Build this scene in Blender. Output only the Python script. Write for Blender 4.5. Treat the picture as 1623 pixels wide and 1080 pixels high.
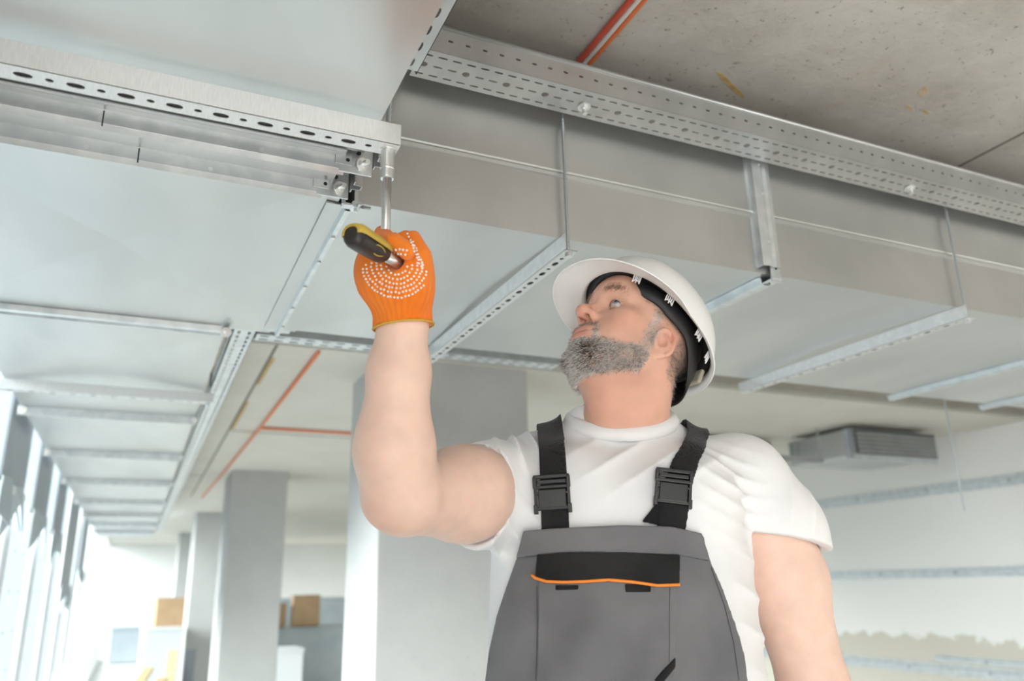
import bpy, bmesh, math, random
import numpy as np
from mathutils import Vector, Matrix
random.seed(4); rng = np.random.default_rng(4)
scene = bpy.context.scene
COL = scene.collection
for o in list(bpy.data.objects): bpy.data.objects.remove(o)

# ------------------------------------------------------------------ camera
FPX, PITCH, YAW, ROLL = 1268.7, math.radians(17.04), math.radians(24.71), math.radians(1.216)
CAM = np.array([0.0, 0.0, 1.25])
_r = np.array([math.cos(YAW), -math.sin(YAW), 0]); _fh = np.array([math.sin(YAW), math.cos(YAW), 0]); _u = np.array([0, 0, 1.0])
FW = math.cos(PITCH)*_fh + math.sin(PITCH)*_u
_up = -math.sin(PITCH)*_fh + math.cos(PITCH)*_u
RT = math.cos(ROLL)*_r - math.sin(ROLL)*_up
UP = math.sin(ROLL)*_r + math.cos(ROLL)*_up
cam_data = bpy.data.cameras.new('camera'); cam = bpy.data.objects.new('camera', cam_data); COL.objects.link(cam)
cam.matrix_world = Matrix(((RT[0], UP[0], -FW[0], CAM[0]), (RT[1], UP[1], -FW[1], CAM[1]), (RT[2], UP[2], -FW[2], CAM[2]), (0, 0, 0, 1)))
cam_data.sensor_width = 36; cam_data.lens = FPX/1623*36
cam_data.clip_start = 0.02; cam_data.clip_end = 200
cam_data.dof.use_dof = True; cam_data.dof.focus_distance = 1.17; cam_data.dof.aperture_fstop = 3.2
scene.camera = cam

# ------------------------------------------------------------------ daylight
world = bpy.data.worlds.new('overcast_sky'); scene.world = world; world.use_nodes = True
wn = world.node_tree.nodes; wl = world.node_tree.links
bg = wn['Background']; bg.inputs['Color'].default_value = (0.86, 0.95, 1.0, 1); bg.inputs['Strength'].default_value = 0.46
def area(name, loc, rot, sx, sy, power, col=(1, 1, 1)):
    l = bpy.data.lights.new(name, 'AREA'); l.shape = 'RECTANGLE'; l.size = sx; l.size_y = sy; l.energy = power; l.color = col
    o = bpy.data.objects.new(name, l); COL.objects.link(o); o.location = loc; o.rotation_euler = rot
    return o
# lamp added to light the worker, in an unseen opening left behind the camera
area('added_side_key', (-.75, -2.0, 1.15), (0, math.radians(-90), 0), 2.1, 2.6, 58, (1.0, 0.99, 0.97))
sun_d = bpy.data.lights.new('sun', 'SUN'); sun_d.energy = 6.3; sun_d.angle = math.radians(35); sun_d.color = (1, .97, .92)
sun = bpy.data.objects.new('sun', sun_d); COL.objects.link(sun)
sun.rotation_euler = Vector((.93, .22, -.27)).to_track_quat('-Z', 'Y').to_euler(); sun.location = (-4, 2, 6)

vs = scene.view_settings
vs.view_transform = 'Standard'; vs.look = 'None'; vs.gamma = 1.0; vs.use_curve_mapping = False
vs.exposure = 1.13

# ------------------------------------------------------------------ helpers
def obj(name, verts, faces, mat=None, parent=None, smooth=False, bevel=0.0):
    me = bpy.data.meshes.new(name)
    me.from_pydata([tuple(v) for v in verts], [], [tuple(f) for f in faces])
    if mat is not None: me.materials.append(mat)
    if smooth: me.polygons.foreach_set('use_smooth', [True]*len(me.polygons))
    me.update()
    o = bpy.data.objects.new(name, me); COL.objects.link(o)
    if parent is not None: o.parent = parent
    if bevel:
        m = o.modifiers.new('bevel', 'BEVEL'); m.width = bevel; m.segments = 2; m.limit_method = 'ANGLE'
    return o
def empty(name, loc=(0, 0, 0), rotz=0.0):
    o = bpy.data.objects.new(name, None); COL.objects.link(o); o.location = loc; o.rotation_euler = (0, 0, rotz); o.empty_display_size = 0.05
    return o
def tag(o, label, cat, group=None, kind=None):
    o['label'] = label; o['category'] = cat
    if group: o['group'] = group
    if kind: o['kind'] = kind
    return o
def structure(o, label=None, cat=None):
    o['kind'] = 'structure'
    if label: o['label'] = label
    if cat: o['category'] = cat
    return o
class MB:
    """collects faces of one mesh"""
    def __init__(s): s.v = []; s.f = []
    def add(s, v, f):
        n = len(s.v); s.v += [tuple(map(float, p)) for p in v]; s.f += [tuple(i+n for i in q) for q in f]; return s
    def box(s, a, b):
        x0, y0, z0 = a; x1, y1, z1 = b
        return s.add([(x0,y0,z0),(x1,y0,z0),(x1,y1,z0),(x0,y1,z0),(x0,y0,z1),(x1,y0,z1),(x1,y1,z1),(x0,y1,z1)],
                     [(3,2,1,0),(4,5,6,7),(0,1,5,4),(1,2,6,5),(2,3,7,6),(3,0,4,7)])
    def obox(s, c, ax, ay, az):
        c, ax, ay, az = map(np.array, (c, ax, ay, az))
        P = [c+i*ax+j*ay+k*az for k in (-1, 1) for (i, j) in ((-1,-1),(1,-1),(1,1),(-1,1))]
        f = [(3,2,1,0),(4,5,6,7),(0,1,5,4),(1,2,6,5),(2,3,7,6),(3,0,4,7)]
        return s.add(P, f)
    def tube(s, pts, rad, n=10, cap=True):
        pts = [np.array(p, float) for p in pts]
        if np.isscalar(rad): rad = [rad]*len(pts)
        rings = []; prev = None
        for i, p in enumerate(pts):
            t = pts[min(i+1, len(pts)-1)]-pts[max(i-1, 0)]; t /= np.linalg.norm(t)+1e-12
            if prev is None:
                a = np.array([0, 0, 1.0]) if abs(t[2]) < .9 else np.array([1.0, 0, 0])
            else: a = prev
            u = a-t*(a@t); u /= np.linalg.norm(u); w = np.cross(t, u); prev = u
            rings.append([p+rad[i]*(math.cos(2*math.pi*k/n)*u+math.sin(2*math.pi*k/n)*w) for k in range(n)])
        v = [q for r in rings for q in r]; f = []
        for i in range(len(rings)-1):
            for k in range(n):
                f.append((i*n+k, i*n+(k+1) % n, (i+1)*n+(k+1) % n, (i+1)*n+k))
        if cap: f.append(tuple(range(n-1, -1, -1))); f.append(tuple((len(rings)-1)*n+k for k in range(n)))
        return s.add(v, f)
    def extrude(s, prof, p0, p1, a, b, closed=True):
        """closed profile polygon (in a,b) swept from p0 to p1"""
        p0, p1, a, b = map(lambda q: np.array(q, float), (p0, p1, a, b)); n = len(prof)
        v = [p0+q[0]*a+q[1]*b for q in prof]+[p1+q[0]*a+q[1]*b for q in prof]
        f = [(k, (k+1) % n, n+(k+1) % n, n+k) for k in range(n)]
        f += [tuple(range(n-1, -1, -1)), tuple(range(n, 2*n))]
        return s.add(v, f)
    def build(s, name, mat, parent=None, smooth=False, bevel=0.0):
        return obj(name, s.v, s.f, mat, parent, smooth, bevel)
def ribbon(path, t):
    """open polyline (a,b) -> closed polygon of thickness t"""
    P = [np.array(p, float) for p in path]; L = []; R = []
    for i, p in enumerate(P):
        d = P[min(i+1, len(P)-1)]-P[max(i-1, 0)]; d /= np.linalg.norm(d); n = np.array([-d[1], d[0]])
        L.append(p+n*t/2); R.append(p-n*t/2)
    return L+R[::-1]
def perf_plate(mb, cells, org, ax, ay, th):
    """plate in the plane org+x*ax+y*ay with real holes. cell = x0,x1,y0,y1,hole ; hole = (cx,cy,rx,ry,power) or None"""
    org, ax, ay = map(lambda q: np.array(q, float), (org, ax, ay)); nz = np.cross(ax, ay); nz /= np.linalg.norm(nz)
    def P(x, y, k): return org+ax*x+ay*y+nz*th*k
    for x0, x1, y0, y1, h in cells:
        if h is None:
            mb.add([P(x0,y0,0),P(x1,y0,0),P(x1,y1,0),P(x0,y1,0),P(x0,y0,1),P(x1,y0,1),P(x1,y1,1),P(x0,y1,1)],
                   [(3,2,1,0),(4,5,6,7)])
            continue
        cx, cy, rx, ry, pw = h
        n = 12; ins = []; out = []
        for k in range(n):
            a = 2*math.pi*(k+.5)/n; c, sn = math.cos(a), math.sin(a)
            ins.append((cx+rx*math.copysign(abs(c)**(2/pw), c), cy+ry*math.copysign(abs(sn)**(2/pw), sn)))
        # outline points: 4 corners + side points, 3 per side
        out = []
        hx0, hx1, hy0, hy1 = x0, x1, y0, y1
        seq = [(hx1, cy+(hy1-cy)*.35), (hx1, hy1), (cx+(hx1-cx)*.35, hy1), (cx-(cx-hx0)*.35, hy1), (hx0, hy1), (hx0, cy+(hy1-cy)*.35),
               (hx0, cy-(cy-hy0)*.35), (hx0, hy0), (cx-(cx-hx0)*.35, hy0), (cx+(hx1-cx)*.35, hy0), (hx1, hy0), (hx1, cy-(cy-hy0)*.35)]
        v = [P(*q, 0) for q in ins]+[P(*q, 0) for q in seq]+[P(*q, 1) for q in ins]+[P(*q, 1) for q in seq]; f = []
        for k in range(n):
            j = (k+1) % n
            f.append((k, j, n+j, n+k)); f.append((2*n+j, 2*n+k, 3*n+k, 3*n+j)); f.append((j, k, 2*n+k, 2*n+j))
        mb.add(v, f)

# ------------------------------------------------------------------ materials
def nodes_of(name):
    m = bpy.data.materials.new(name); m.use_nodes = True
    return m, m.node_tree.nodes, m.node_tree.links, m.node_tree.nodes['Principled BSDF']
def mat(name, c1, c2=None, scale=8.0, rough=0.5, metal=0.0, bump=0.0, bscale=None, detail=6, rough2=None, stretch=(1, 1, 1), lo=.35, hi=.65, spec=None, sss=0.0, sheen=0.0):
    m, N, L, p = nodes_of(name)
    p.inputs['Base Color'].default_value = (*c1, 1); p.inputs['Roughness'].default_value = rough; p.inputs['Metallic'].default_value = metal
    if spec is not None: p.inputs['Specular IOR Level'].default_value = spec
    if sss:
        p.inputs['Subsurface Weight'].default_value = sss; p.inputs['Subsurface Radius'].default_value = (1, .35, .2); p.inputs['Subsurface Scale'].default_value = .006
    if sheen: p.inputs['Sheen Weight'].default_value = sheen
    tc = N.new('ShaderNodeTexCoord'); mp = N.new('ShaderNodeMapping'); mp.inputs['Scale'].default_value = stretch
    L.new(tc.outputs['Object'], mp.inputs['Vector'])
    if c2 is not None:
        nt = N.new('ShaderNodeTexNoise'); nt.inputs['Scale'].default_value = scale; nt.inputs['Detail'].default_value = detail; L.new(mp.outputs['Vector'], nt.inputs['Vector'])
        rp = N.new('ShaderNodeValToRGB'); rp.color_ramp.elements[0].position = lo; rp.color_ramp.elements[1].position = hi
        rp.color_ramp.elements[0].color = (*c1, 1); rp.color_ramp.elements[1].color = (*c2, 1)
        L.new(nt.outputs['Fac'], rp.inputs['Fac']); L.new(rp.outputs['Color'], p.inputs['Base Color'])
        if rough2 is not None:
            mr = N.new('ShaderNodeMapRange'); mr.inputs['To Min'].default_value = rough; mr.inputs['To Max'].default_value = rough2
            L.new(nt.outputs['Fac'], mr.inputs['Value']); L.new(mr.outputs['Result'], p.inputs['Roughness'])
    if bump:
        nb = N.new('ShaderNodeTexNoise'); nb.inputs['Scale'].default_value = bscale or scale*6; nb.inputs['Detail'].default_value = 5; L.new(mp.outputs['Vector'], nb.inputs['Vector'])
        bp = N.new('ShaderNodeBump'); bp.inputs['Strength'].default_value = bump; bp.inputs['Distance'].default_value = .004
        L.new(nb.outputs['Fac'], bp.inputs['Height']); L.new(bp.outputs['Normal'], p.inputs['Normal'])
    return m
M = {}
M['duct'] = mat('galvanised_duct_sheet', (.52, .535, .535), (.64, .65, .645), scale=3.2, rough=.34, metal=.92, rough2=.42, stretch=(1, .35, 1), bump=.02, bscale=12)
M['galv'] = mat('galvanised_rail', (.60, .64, .66), (.74, .77, .78), scale=30, rough=.32, metal=.8, rough2=.45, stretch=(1, 1, 1))
M['galv_dark'] = mat('galvanised_tray', (.46, .47, .47), (.55, .56, .56), scale=10, rough=.38, metal=.75)
M['galv_white'] = mat('galvanised_angle', (.72, .73, .73), (.80, .81, .81), scale=60, rough=.45, metal=.55, stretch=(12, 1, 1), bump=.15, bscale=120)
M['zinc'] = mat('zinc_rod', (.55, .60, .63), rough=.3, metal=.85)
M['bolt'] = mat('zinc_bolt', (.78, .80, .80), rough=.3, metal=.8)
M['gap_shade'] = mat('dark_gap_shade', (.06, .062, .065), rough=.8)
M['rubber'] = mat('black_rubber', (.015, .015, .016), rough=.6)
M['orange_cable'] = mat('orange_cable', (.80, .22, .08), rough=.45)
M['red_cable'] = mat('red_cable', (.62, .10, .06), rough=.45)
M['white_cable'] = mat('white_cable', (.75, .72, .70), rough=.45)
M['card'] = mat('cardboard', (.50, .33, .19), (.56, .38, .23), scale=6, rough=.8)
M['plastic_white'] = mat('white_plastic', (.80, .83, .85), rough=.5)
M['plastic_grey'] = mat('blue_grey_plastic', (.42, .48, .52), (.5, .55, .58), scale=3, rough=.55)
M['wood'] = mat('sawn_wood', (.62, .48, .28), (.72, .58, .36), scale=5, rough=.7, stretch=(1, 12, 1))
M['dark_panel'] = mat('dark_panel', (.10, .11, .12), rough=.6)
M['steel_grey'] = mat('painted_steel_grey', (.34, .38, .42), (.42, .45, .48), scale=3, rough=.5, metal=.3)
M['mullion'] = mat('white_mullion', (.80, .82, .82), rough=.4)
M['floor'] = mat('pale_screed', (.74, .73, .71), (.80, .79, .77), scale=1.2, rough=.7)
M['plaster'] = mat('white_plaster', (.76, .76, .74), (.80, .80, .785), scale=1.5, rough=.85)

def concrete_mat(name, c1, c2, stain=None, stain2=None, bump=.35, sc=3.0, pit=.70):
    m, N, L, p = nodes_of(name); p.inputs['Roughness'].default_value = .85
    tc = N.new('ShaderNodeTexCoord')
    def noise(s, d=8, stretch=(1, 1, 1)):
        mp = N.new('ShaderNodeMapping'); mp.inputs['Scale'].default_value = stretch; L.new(tc.outputs['Object'], mp.inputs['Vector'])
        n = N.new('ShaderNodeTexNoise'); n.inputs['Scale'].default_value = s; n.inputs['Detail'].default_value = d; n.inputs['Roughness'].default_value = .65
        L.new(mp.outputs['Vector'], n.inputs['Vector']); return n.outputs['Fac']
    def ramp(fac, a, b, ca, cb):
        r = N.new('ShaderNodeValToRGB'); e = r.color_ramp.elements; e[0].position = a; e[1].position = b; e[0].color = (*ca, 1); e[1].color = (*cb, 1)
        L.new(fac, r.inputs['Fac']); return r.outputs['Color']
    def mix(fac, a, b):
        x = N.new('ShaderNodeMix'); x.data_type = 'RGBA'; L.new(fac, x.inputs[0]); L.new(a, x.inputs[6])
        if isinstance(b, tuple): x.inputs[7].default_value = (*b, 1)
        else: L.new(b, x.inputs[7])
        return x.outputs[2]
    col = ramp(noise(sc), .3, .7, c1, c2)
    pits = ramp(noise(75, 5), .315, .385, (1, 1, 1), (0, 0, 0))
    col = mix(pits, col, tuple(x*pit for x in c1))
    if stain:
        col = mix(ramp(noise(2.1, 7, (1.6, .5, 1)), .64, .78, (0, 0, 0), (.75, .75, .75)), col, stain)
    if stain2:
        col = mix(ramp(noise(9, 5, (1, .4, 1)), .70, .80, (0, 0, 0), (.6, .6, .6)), col, stain2)
    L.new(col, p.inputs['Base Color'])
    b = N.new('ShaderNodeBump'); b.inputs['Strength'].default_value = bump; b.inputs['Distance'].default_value = .006
    L.new(noise(26, 8), b.inputs['Height']); L.new(b.outputs['Normal'], p.inputs['Normal'])
    return m
M['ceil'] = concrete_mat('raw_concrete_ceiling', (.40, .375, .335), (.60, .58, .54), stain=(.46, .37, .24), stain2=(.52, .40, .26), bump=.8, pit=.55)
M['ceil_far'] = concrete_mat('formwork_concrete', (.62, .59, .53), (.70, .67, .61), stain=(.60, .50, .36), bump=.2, sc=2)
M['column'] = concrete_mat('smooth_concrete_column', (.46, .46, .455), (.54, .54, .53), bump=.12, sc=2, pit=.88)
M['beam'] = concrete_mat('rough_beam', (.36, .34, .30), (.46, .44, .39), bump=.6, sc=6)
M['stain_ochre'] = mat('ochre_mark', (.45, .30, .09), (.55, .40, .20), scale=40, rough=.8)
M['stain_rust'] = mat('faint_rust_mark', (.50, .36, .22), (.54, .45, .34), scale=60, rough=.85)
M['joint'] = mat('dark_joint', (.16, .15, .13), rough=.9)

def plaster_patchy():
    m, N, L, p = nodes_of('skimmed_wall'); p.inputs['Roughness'].default_value = .9
    tc = N.new('ShaderNodeTexCoord'); sx = N.new('ShaderNodeSeparateXYZ'); L.new(tc.outputs['Object'], sx.inputs[0])
    n = N.new('ShaderNodeTexNoise'); n.inputs['Scale'].default_value = 7; n.inputs['Detail'].default_value = 12; n.inputs['Roughness'].default_value = .7; L.new(tc.outputs['Object'], n.inputs['Vector'])
    ma = N.new('ShaderNodeMath'); ma.operation = 'MULTIPLY_ADD'; L.new(n.outputs['Fac'], ma.inputs[0]); ma.inputs[1].default_value = .28; L.new(sx.outputs['Z'], ma.inputs[2])
    r = N.new('ShaderNodeValToRGB'); e = r.color_ramp.elements; e[0].position = .985; e[1].position = 1.03; e[0].color = (.56, .53, .46, 1); e[1].color = (.78, .78, .76, 1)
    L.new(ma.outputs[0], r.inputs['Fac']); L.new(r.outputs['Color'], p.inputs['Base Color'])
    return m
M['wall_r'] = plaster_patchy()

def film_mat():
    """translucent plastic film on the glazing"""
    m, N, L, p = nodes_of('film_covered_glass'); out = N['Material Output']
    tr = N.new('ShaderNodeBsdfTranslucent'); tr.inputs['Color'].default_value = (.93, .96, .98, 1)
    tp = N.new('ShaderNodeBsdfTransparent'); tp.inputs['Color'].default_value = (.9, .95, .97, 1)
    df = N.new('ShaderNodeBsdfDiffuse'); df.inputs['Color'].default_value = (.80, .85, .87, 1)
    m1 = N.new('ShaderNodeMixShader'); m1.inputs[0].default_value = .96; L.new(tr.outputs[0], m1.inputs[1]); L.new(tp.outputs[0], m1.inputs[2])
    m2 = N.new('ShaderNodeMixShader'); m2.inputs[0].default_value = .06; L.new(m1.outputs[0], m2.inputs[1]); L.new(df.outputs[0], m2.inputs[2])
    L.new(m2.outputs[0], out.inputs['Surface']); return m
M['film'] = film_mat()

# ------------------------------------------------------------------ the shell
ZC, ZC2, ZD = 2.30, 2.20, 1.854       # near slab, lower far slab, underside of the ducts
XL, XR, YB, YF, YS = -0.47, 5.10, -5.4, 18.2, 3.20
structure(MB().box((XL-.6, YB, -.12), (XR+.2, YF, 0)).build('floor', M['floor']), 'pale screed floor of the bare hall', 'floor')
ceil_o = structure(MB().box((XL-.05, YB, ZC), (XR+.2, YS, ZC+.2)).build('ceiling', M['ceil']), 'rough stained concrete slab above the grey duct', 'ceiling')
ceil2 = structure(MB().box((XL-.05, YS, ZC2), (XR+.2, YF, ZC+.2)).build('ceiling', M['ceil_far']), 'beige concrete slab with formwork lines behind the ducts', 'ceiling')
beam = structure(MB().box((.24, YS-.06, ZC2+.004), (XR, YS-.002, ZC-.001)).build('trim_1', M['beam']), 'dark rough concrete edge of the lower slab', 'beam')
structure(MB().box((XR, YB, 0), (XR+.2, YF, ZC)).build('wall_right', M['wall_r']), 'white skimmed wall with metal rails', 'wall')
structure(MB().box((XL-.05, YF, 0), (XR, YF+.15, ZC)).build('wall_back', M['plaster']), 'bright white wall at the far end', 'wall')
structure(MB().box((XL-.05, YB-.15, 0), (XR, YB, ZC)).build('wall_front', M['plaster']), 'white wall behind the viewer', 'wall')
wl_ = MB(); wl_.box((XL-.15, YB, 0), (XL-.02, -3.3, ZC)); wl_.box((XL-.15, -.7, 0), (XL-.02, 1.54, ZC))
structure(wl_.build('wall_left', M['plaster']), 'white wall on the left beside the viewer', 'wall')
# formwork joints and marks on the slabs (thin raised fins and drips)
for (x0, y0, x1, y1, w, zc, nm, par) in ((.43, 2.1, .45, 9.0, .010, ZC2, 'joint', ceil2), (.45, 5.15, 2.4, 5.2, .010, ZC2, 'joint', ceil2), (.2, 7.3, .44, 7.3, .012, ZC2, 'joint', ceil2),
                                        (.445, 3.4, .445, 3.9, .016, ZC2, 'rust_line', ceil2), (.445, 4.3, .45, 5.1, .02, ZC2, 'rust_line', ceil2)):
    if y0 < YS and zc == ZC2: y0 = YS+.005
    d = np.array([x1-x0, y1-y0, 0]); d /= np.linalg.norm(d); s_ = np.array([-d[1], d[0], 0])
    b = MB(); c = np.array([(x0+x1)/2, (y0+y1)/2, zc-.001]); b.obox(c, d*math.hypot(x1-x0, y1-y0)/2, s_*w/2, np.array([0, 0, .0012]))
    b.build(nm, M['stain_ochre'] if nm == 'rust_line' else M['joint'], par)
b = MB(); b.obox((1.895, .75, ZC-.0008), (.004, .55, 0), (.003, 0, 0), (0, 0, .001)); b.build('joint', M['joint'], ceil_o)
def blot(name, x, y, rx, ry, ang, mat_, par):
    n = 18; v = [(0, 0, 0)]; ph = [random.uniform(.6, 1.25) for _ in range(n)]
    v = []
    for zz in (0, -.0012):
        for k in range(n):
            a = 2*math.pi*k/n; px, py = rx*ph[k]*math.cos(a), ry*ph[k]*math.sin(a)
            v.append((x+px*math.cos(ang)-py*math.sin(ang), y+px*math.sin(ang)+py*math.cos(ang), ZC+.0002+zz))
    f = [tuple(range(n, 2*n)), ]+[(k, (k+1) % n, n+(k+1) % n, n+k) for k in range(n)]
    obj(name, v, f, mat_, par)
blot('rust_blot', 1.091, 1.184, 0.068, .0075, 0.48, M['stain_ochre'], ceil_o)
blot('rust_blot', 1.515, 1.035, .022, .010, .9, M['stain_rust'], ceil_o); blot('rust_blot', 1.535, 1.093, .018, .006, .3, M['stain_rust'], ceil_o)
blot('rust_blot', 1.59, 1.09, .012, .005, .3, M['stain_ochre'], ceil_o); blot('rust_blot', .868, .955, .014, .010, .3, M['stain_rust'], ceil_o)

# left side: glazed bays with film, white mullions
w1 = empty('window_1', (XL, 0, 0)); structure(w1, 'bright film-covered glazing along the left side', 'window')
ys = [1.6+1.05*k for k in range(16)]
for k, y in enumerate(ys):
    b = MB(); b.box((XL-.03, y, .05), (XL-.022, y+1.02, ZC2-.02)); o = b.build('pane', M['film'], None); o.parent = w1; o.location = (-XL, 0, 0)
    b = MB(); b.tube([(XL+.0, y-.02, 0), (XL+.0, y-.02, ZC2)], .020, 12); o = b.build('mullion', M['mullion'], None, True); o.parent = w1; o.location = (-XL, 0, 0)
    b = MB()
    for zz in np.arange(.25, 1.8, .17):
        for dy in (.2, .52, .84):
            b.box((XL-.0221, y+dy-.012, zz-.006), (XL-.018, y+dy+.012, zz+.006))
    o = b.build('fixing_row', M['plastic_grey'], None); o['kind'] = 'stuff'; o.parent = w1; o.location = (-XL, 0, 0)
b = MB(); b.box((XL-.05, 1.55, ZC2-.03), (XL+.01, YF, ZC2)); b.box((XL-.05, 1.55, 0), (XL+.01, YF, .05)); o = b.build('window_frame', M['mullion'], None); o.parent = w1; o.location = (-XL, 0, 0)

# concrete columns
def column(x0, x1, y0, y1, label):
    o = MB().box((x0, y0, 0), (x1, y1, ZC2+.01)).build('concrete_column', M['column'], None, bevel=.006)
    tag(o, label, 'column', 'row of concrete columns')
column(.872, 1.556, 3.225, 3.75, 'broad grey concrete column right behind the raised bare forearm')
column(.648, 1.09, 6.90, 7.55, 'slimmer concrete column between the stacked boxes and the broad column')
column(.63, 1.0, 10.8, 11.5, 'narrow far concrete column partly hidden by the slimmer one')
column(.62, 1.0, 14.6, 15.2, 'farthest concrete column by the bright end wall')
# ------------------------------------------------------------------ ventilation ducts
X_, Y_, Z_ = np.eye(3)
RAIL = ribbon([(-.020, .000), (-.003, .000), (-.003, -.022), (.003, -.028), (.009, -.022), (.009, -.004), (.016, -.004), (.016, -.012)], .0016)
RAIL2 = ribbon([(-.018, -.001), (-.008, -.001), (-.006, -.012), (.006, -.012), (.008, -.001), (.018, -.001)], .0016)
def creased(x0, x1, y0, y1, z0, z1, dz=.008):
    """closed box duct section whose faces are cross-broken (shallow diagonal creases)"""
    c = [(x0,y0,z0),(x1,y0,z0),(x1,y1,z0),(x0,y1,z0),(x0,y0,z1),(x1,y0,z1),(x1,y1,z1),(x0,y1,z1)]
    mb = MB(); n = 8; v = list(c); f = []
    for q, nrm in (((3,2,1,0),(0,0,-1)), ((4,5,6,7),(0,0,1)), ((0,1,5,4),(0,-1,0)), ((1,2,6,5),(1,0,0)), ((2,3,7,6),(0,1,0)), ((3,0,4,7),(-1,0,0))):
        m = np.mean([c[i] for i in q], axis=0)-np.array(nrm)*(-dz if nrm[2] < 0 else 0)*-1
        v.append(tuple(m)); k = len(v)-1
        for i in range(4): f.append((q[i], q[(i+1) % 4], k))
    return mb.add(v, f)
def screw(mb, p, d, r=.0035):
    p = np.array(p); d = np.array(d, float); mb.tube([p, p+d*.002], [r, r*.7], 8)
def bolt_washer(name, p, d, parent, r=.0105):
    p = np.array(p, float); d = np.array(d, float)/np.linalg.norm(d)
    b = MB(); b.tube([p, p+d*.002], r, 20); b.tube([p+d*.002, p+d*.007], r*.62, 6); b.tube([p+d*.007, p+d*.017], r*.38, 10)
    return b.build(name, M['bolt'], parent, False)

A = empty('ventilation_duct', (0, 0, ZD))
tag(A, 'pale sheet-metal duct with bolted flange rails running along the bright left side', 'duct')
def part(o, root):
    o.parent = root; o.matrix_parent_inverse = Matrix.Translation(-root.location); return o
ZT = 2.16
secs = [(-.42, .240, -1.6, -.05), (-.42, .240, -.05, 1.02), (-.42, .240, 1.125, 1.94)]
yy = [1.945, 3.05, 3.96, 4.97, 6.08, 7.07, 8.05, 9.05, 10.1]
for k in range(len(yy)-1): secs.append((-.40, .140, yy[k]+.004, yy[k+1]-.004))
for x0, x1, y0, y1 in secs:
    part(creased(x0, x1, y0, y1, ZD, ZT, .018).build('duct_section', M['duct']), A)
part(MB().box((-.40, 1.02, ZD-.006), (.215, 1.125, ZT-.03)).build('joint_sleeve', M['duct']), A)
# flange rails at the near joint: each with side rail, corner bracket and bolt
for yc, xe in ((1.035, .215), (1.118, .200)):
    part(MB().extrude(RAIL, (-.45, yc, ZD-.004), (xe, yc, ZD-.004), Y_, Z_).build('flange_rail', M['galv'], bevel=.0004), A)
    part(MB().extrude(RAIL2, (xe+.046, yc, ZD-.006), (xe+.046, yc, ZT), Y_, X_*-1.2).build('flange_side_rail', M['galv_dark']), A)
    b = MB(); b.box((xe-.008, yc-.004, ZD-.030), (xe+.040, yc-.001, ZD+.012)); b.box((xe+.010, yc-.004, ZD+.012), (xe+.040, yc-.001, ZD+.05))
    b.obox((xe-.002, yc-.0055, ZD-.010), (.012, 0, 0), (0, .001, 0), (0, 0, .010))
    cb = part(b.build('corner_bracket', M['galv'], bevel=.0006), A)
    o = bolt_washer('bolt', (xe+.026, yc-.004, ZD-.014), (.25, -1, -.12), None); part(o, A)
    for hx, hz in ((xe+.004, ZD-.012), (xe+.02, ZD+.003)): part(MB().tube([(hx, yc-.0068, hz), (hx, yc-.0042, hz)], .003, 10).build('bracket_hole', M['rubber']), A)
for x, y in ((-.10, 1.045), (.10, 1.045), (.04, 1.128), (-.12, 1.128), (-.27, 1.045), (-.30, 1.128)):
    part(MB().tube([(x, y-.011, ZD-.02), (x, y-.014, ZD-.02)], .0034, 8).build('screw', M['bolt'], None), A)
for x, y in ((-.097, 1.035), (-.055, 1.118)):
    part(MB().box((x-.0008, y-.0045, ZD-.029), (x+.0008, y+.010, ZD-.008)).build('rail_slit', M['rubber'], None), A)
# the far joints of this duct
for k, y in enumerate(yy[:8]):
    mb = MB()
    if k == 0: mb.extrude(ribbon([(-.020, 0), (-.018, -.012), (-.008, -.014), (-.007, -.004), (.006, -.004), (.008, -.016), (.018, -.014), (.02, 0)], .002), (-.46, y, ZD), (.128, y, ZD), Y_, Z_)
    else: mb.extrude(ribbon([(-.018, -.001), (-.006, -.001), (-.004, -.028), (.004, -.028), (.006, -.001), (.018, -.001)], .002), (-.41, y, ZD), (.142, y, ZD), Y_, Z_)
    part(mb.build('flange_rail', M['galv']), A)
    part(MB().extrude(RAIL2, (.146, y, ZD-.01), (.146, y, ZT), Y_, X_).build('flange_side_rail', M['galv']), A)
    part(MB().extrude(RAIL2, (-.404, y, ZD-.01), (-.404, y, ZT), Y_, X_*-1).build('flange_side_rail', M['galv']), A)
    o = bolt_washer('bolt', (.140, y-.012, ZD-.012), (.1, -1, -.3), None, .012); part(o, A)
    o = bolt_washer('bolt', (-.395, y-.012, ZD-.012), (.1, -1, -.3), None, .014); part(o, A)

B = empty('ventilation_duct', (.25, 1.18, ZD))
tag(B, 'grey sheet-metal duct crossing behind the hard hat beneath the slotted tray', 'duct')
bx = [.262, 1.140, 2.32, 2.79, 3.9, 5.05]
for k in range(5):
    part(creased(bx[k]+.002, bx[k+1]-.002, 1.18, 1.90, ZD, 2.21, .012).build('duct_section', M['duct']), B)
# standing seam along the front
SEAM = ribbon([(0, -.007), (-.003, -.006), (-.004, 0), (-.0015, .004), (-.003, .007), (0, .009)], .0014)
for k in range(5):
    part(MB().extrude(SEAM, (bx[k]+.004, 1.18, 1.985), (bx[k+1]-.02, 1.18, 1.985), Y_, Z_).build('lock_seam', M['duct']), B)
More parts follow.
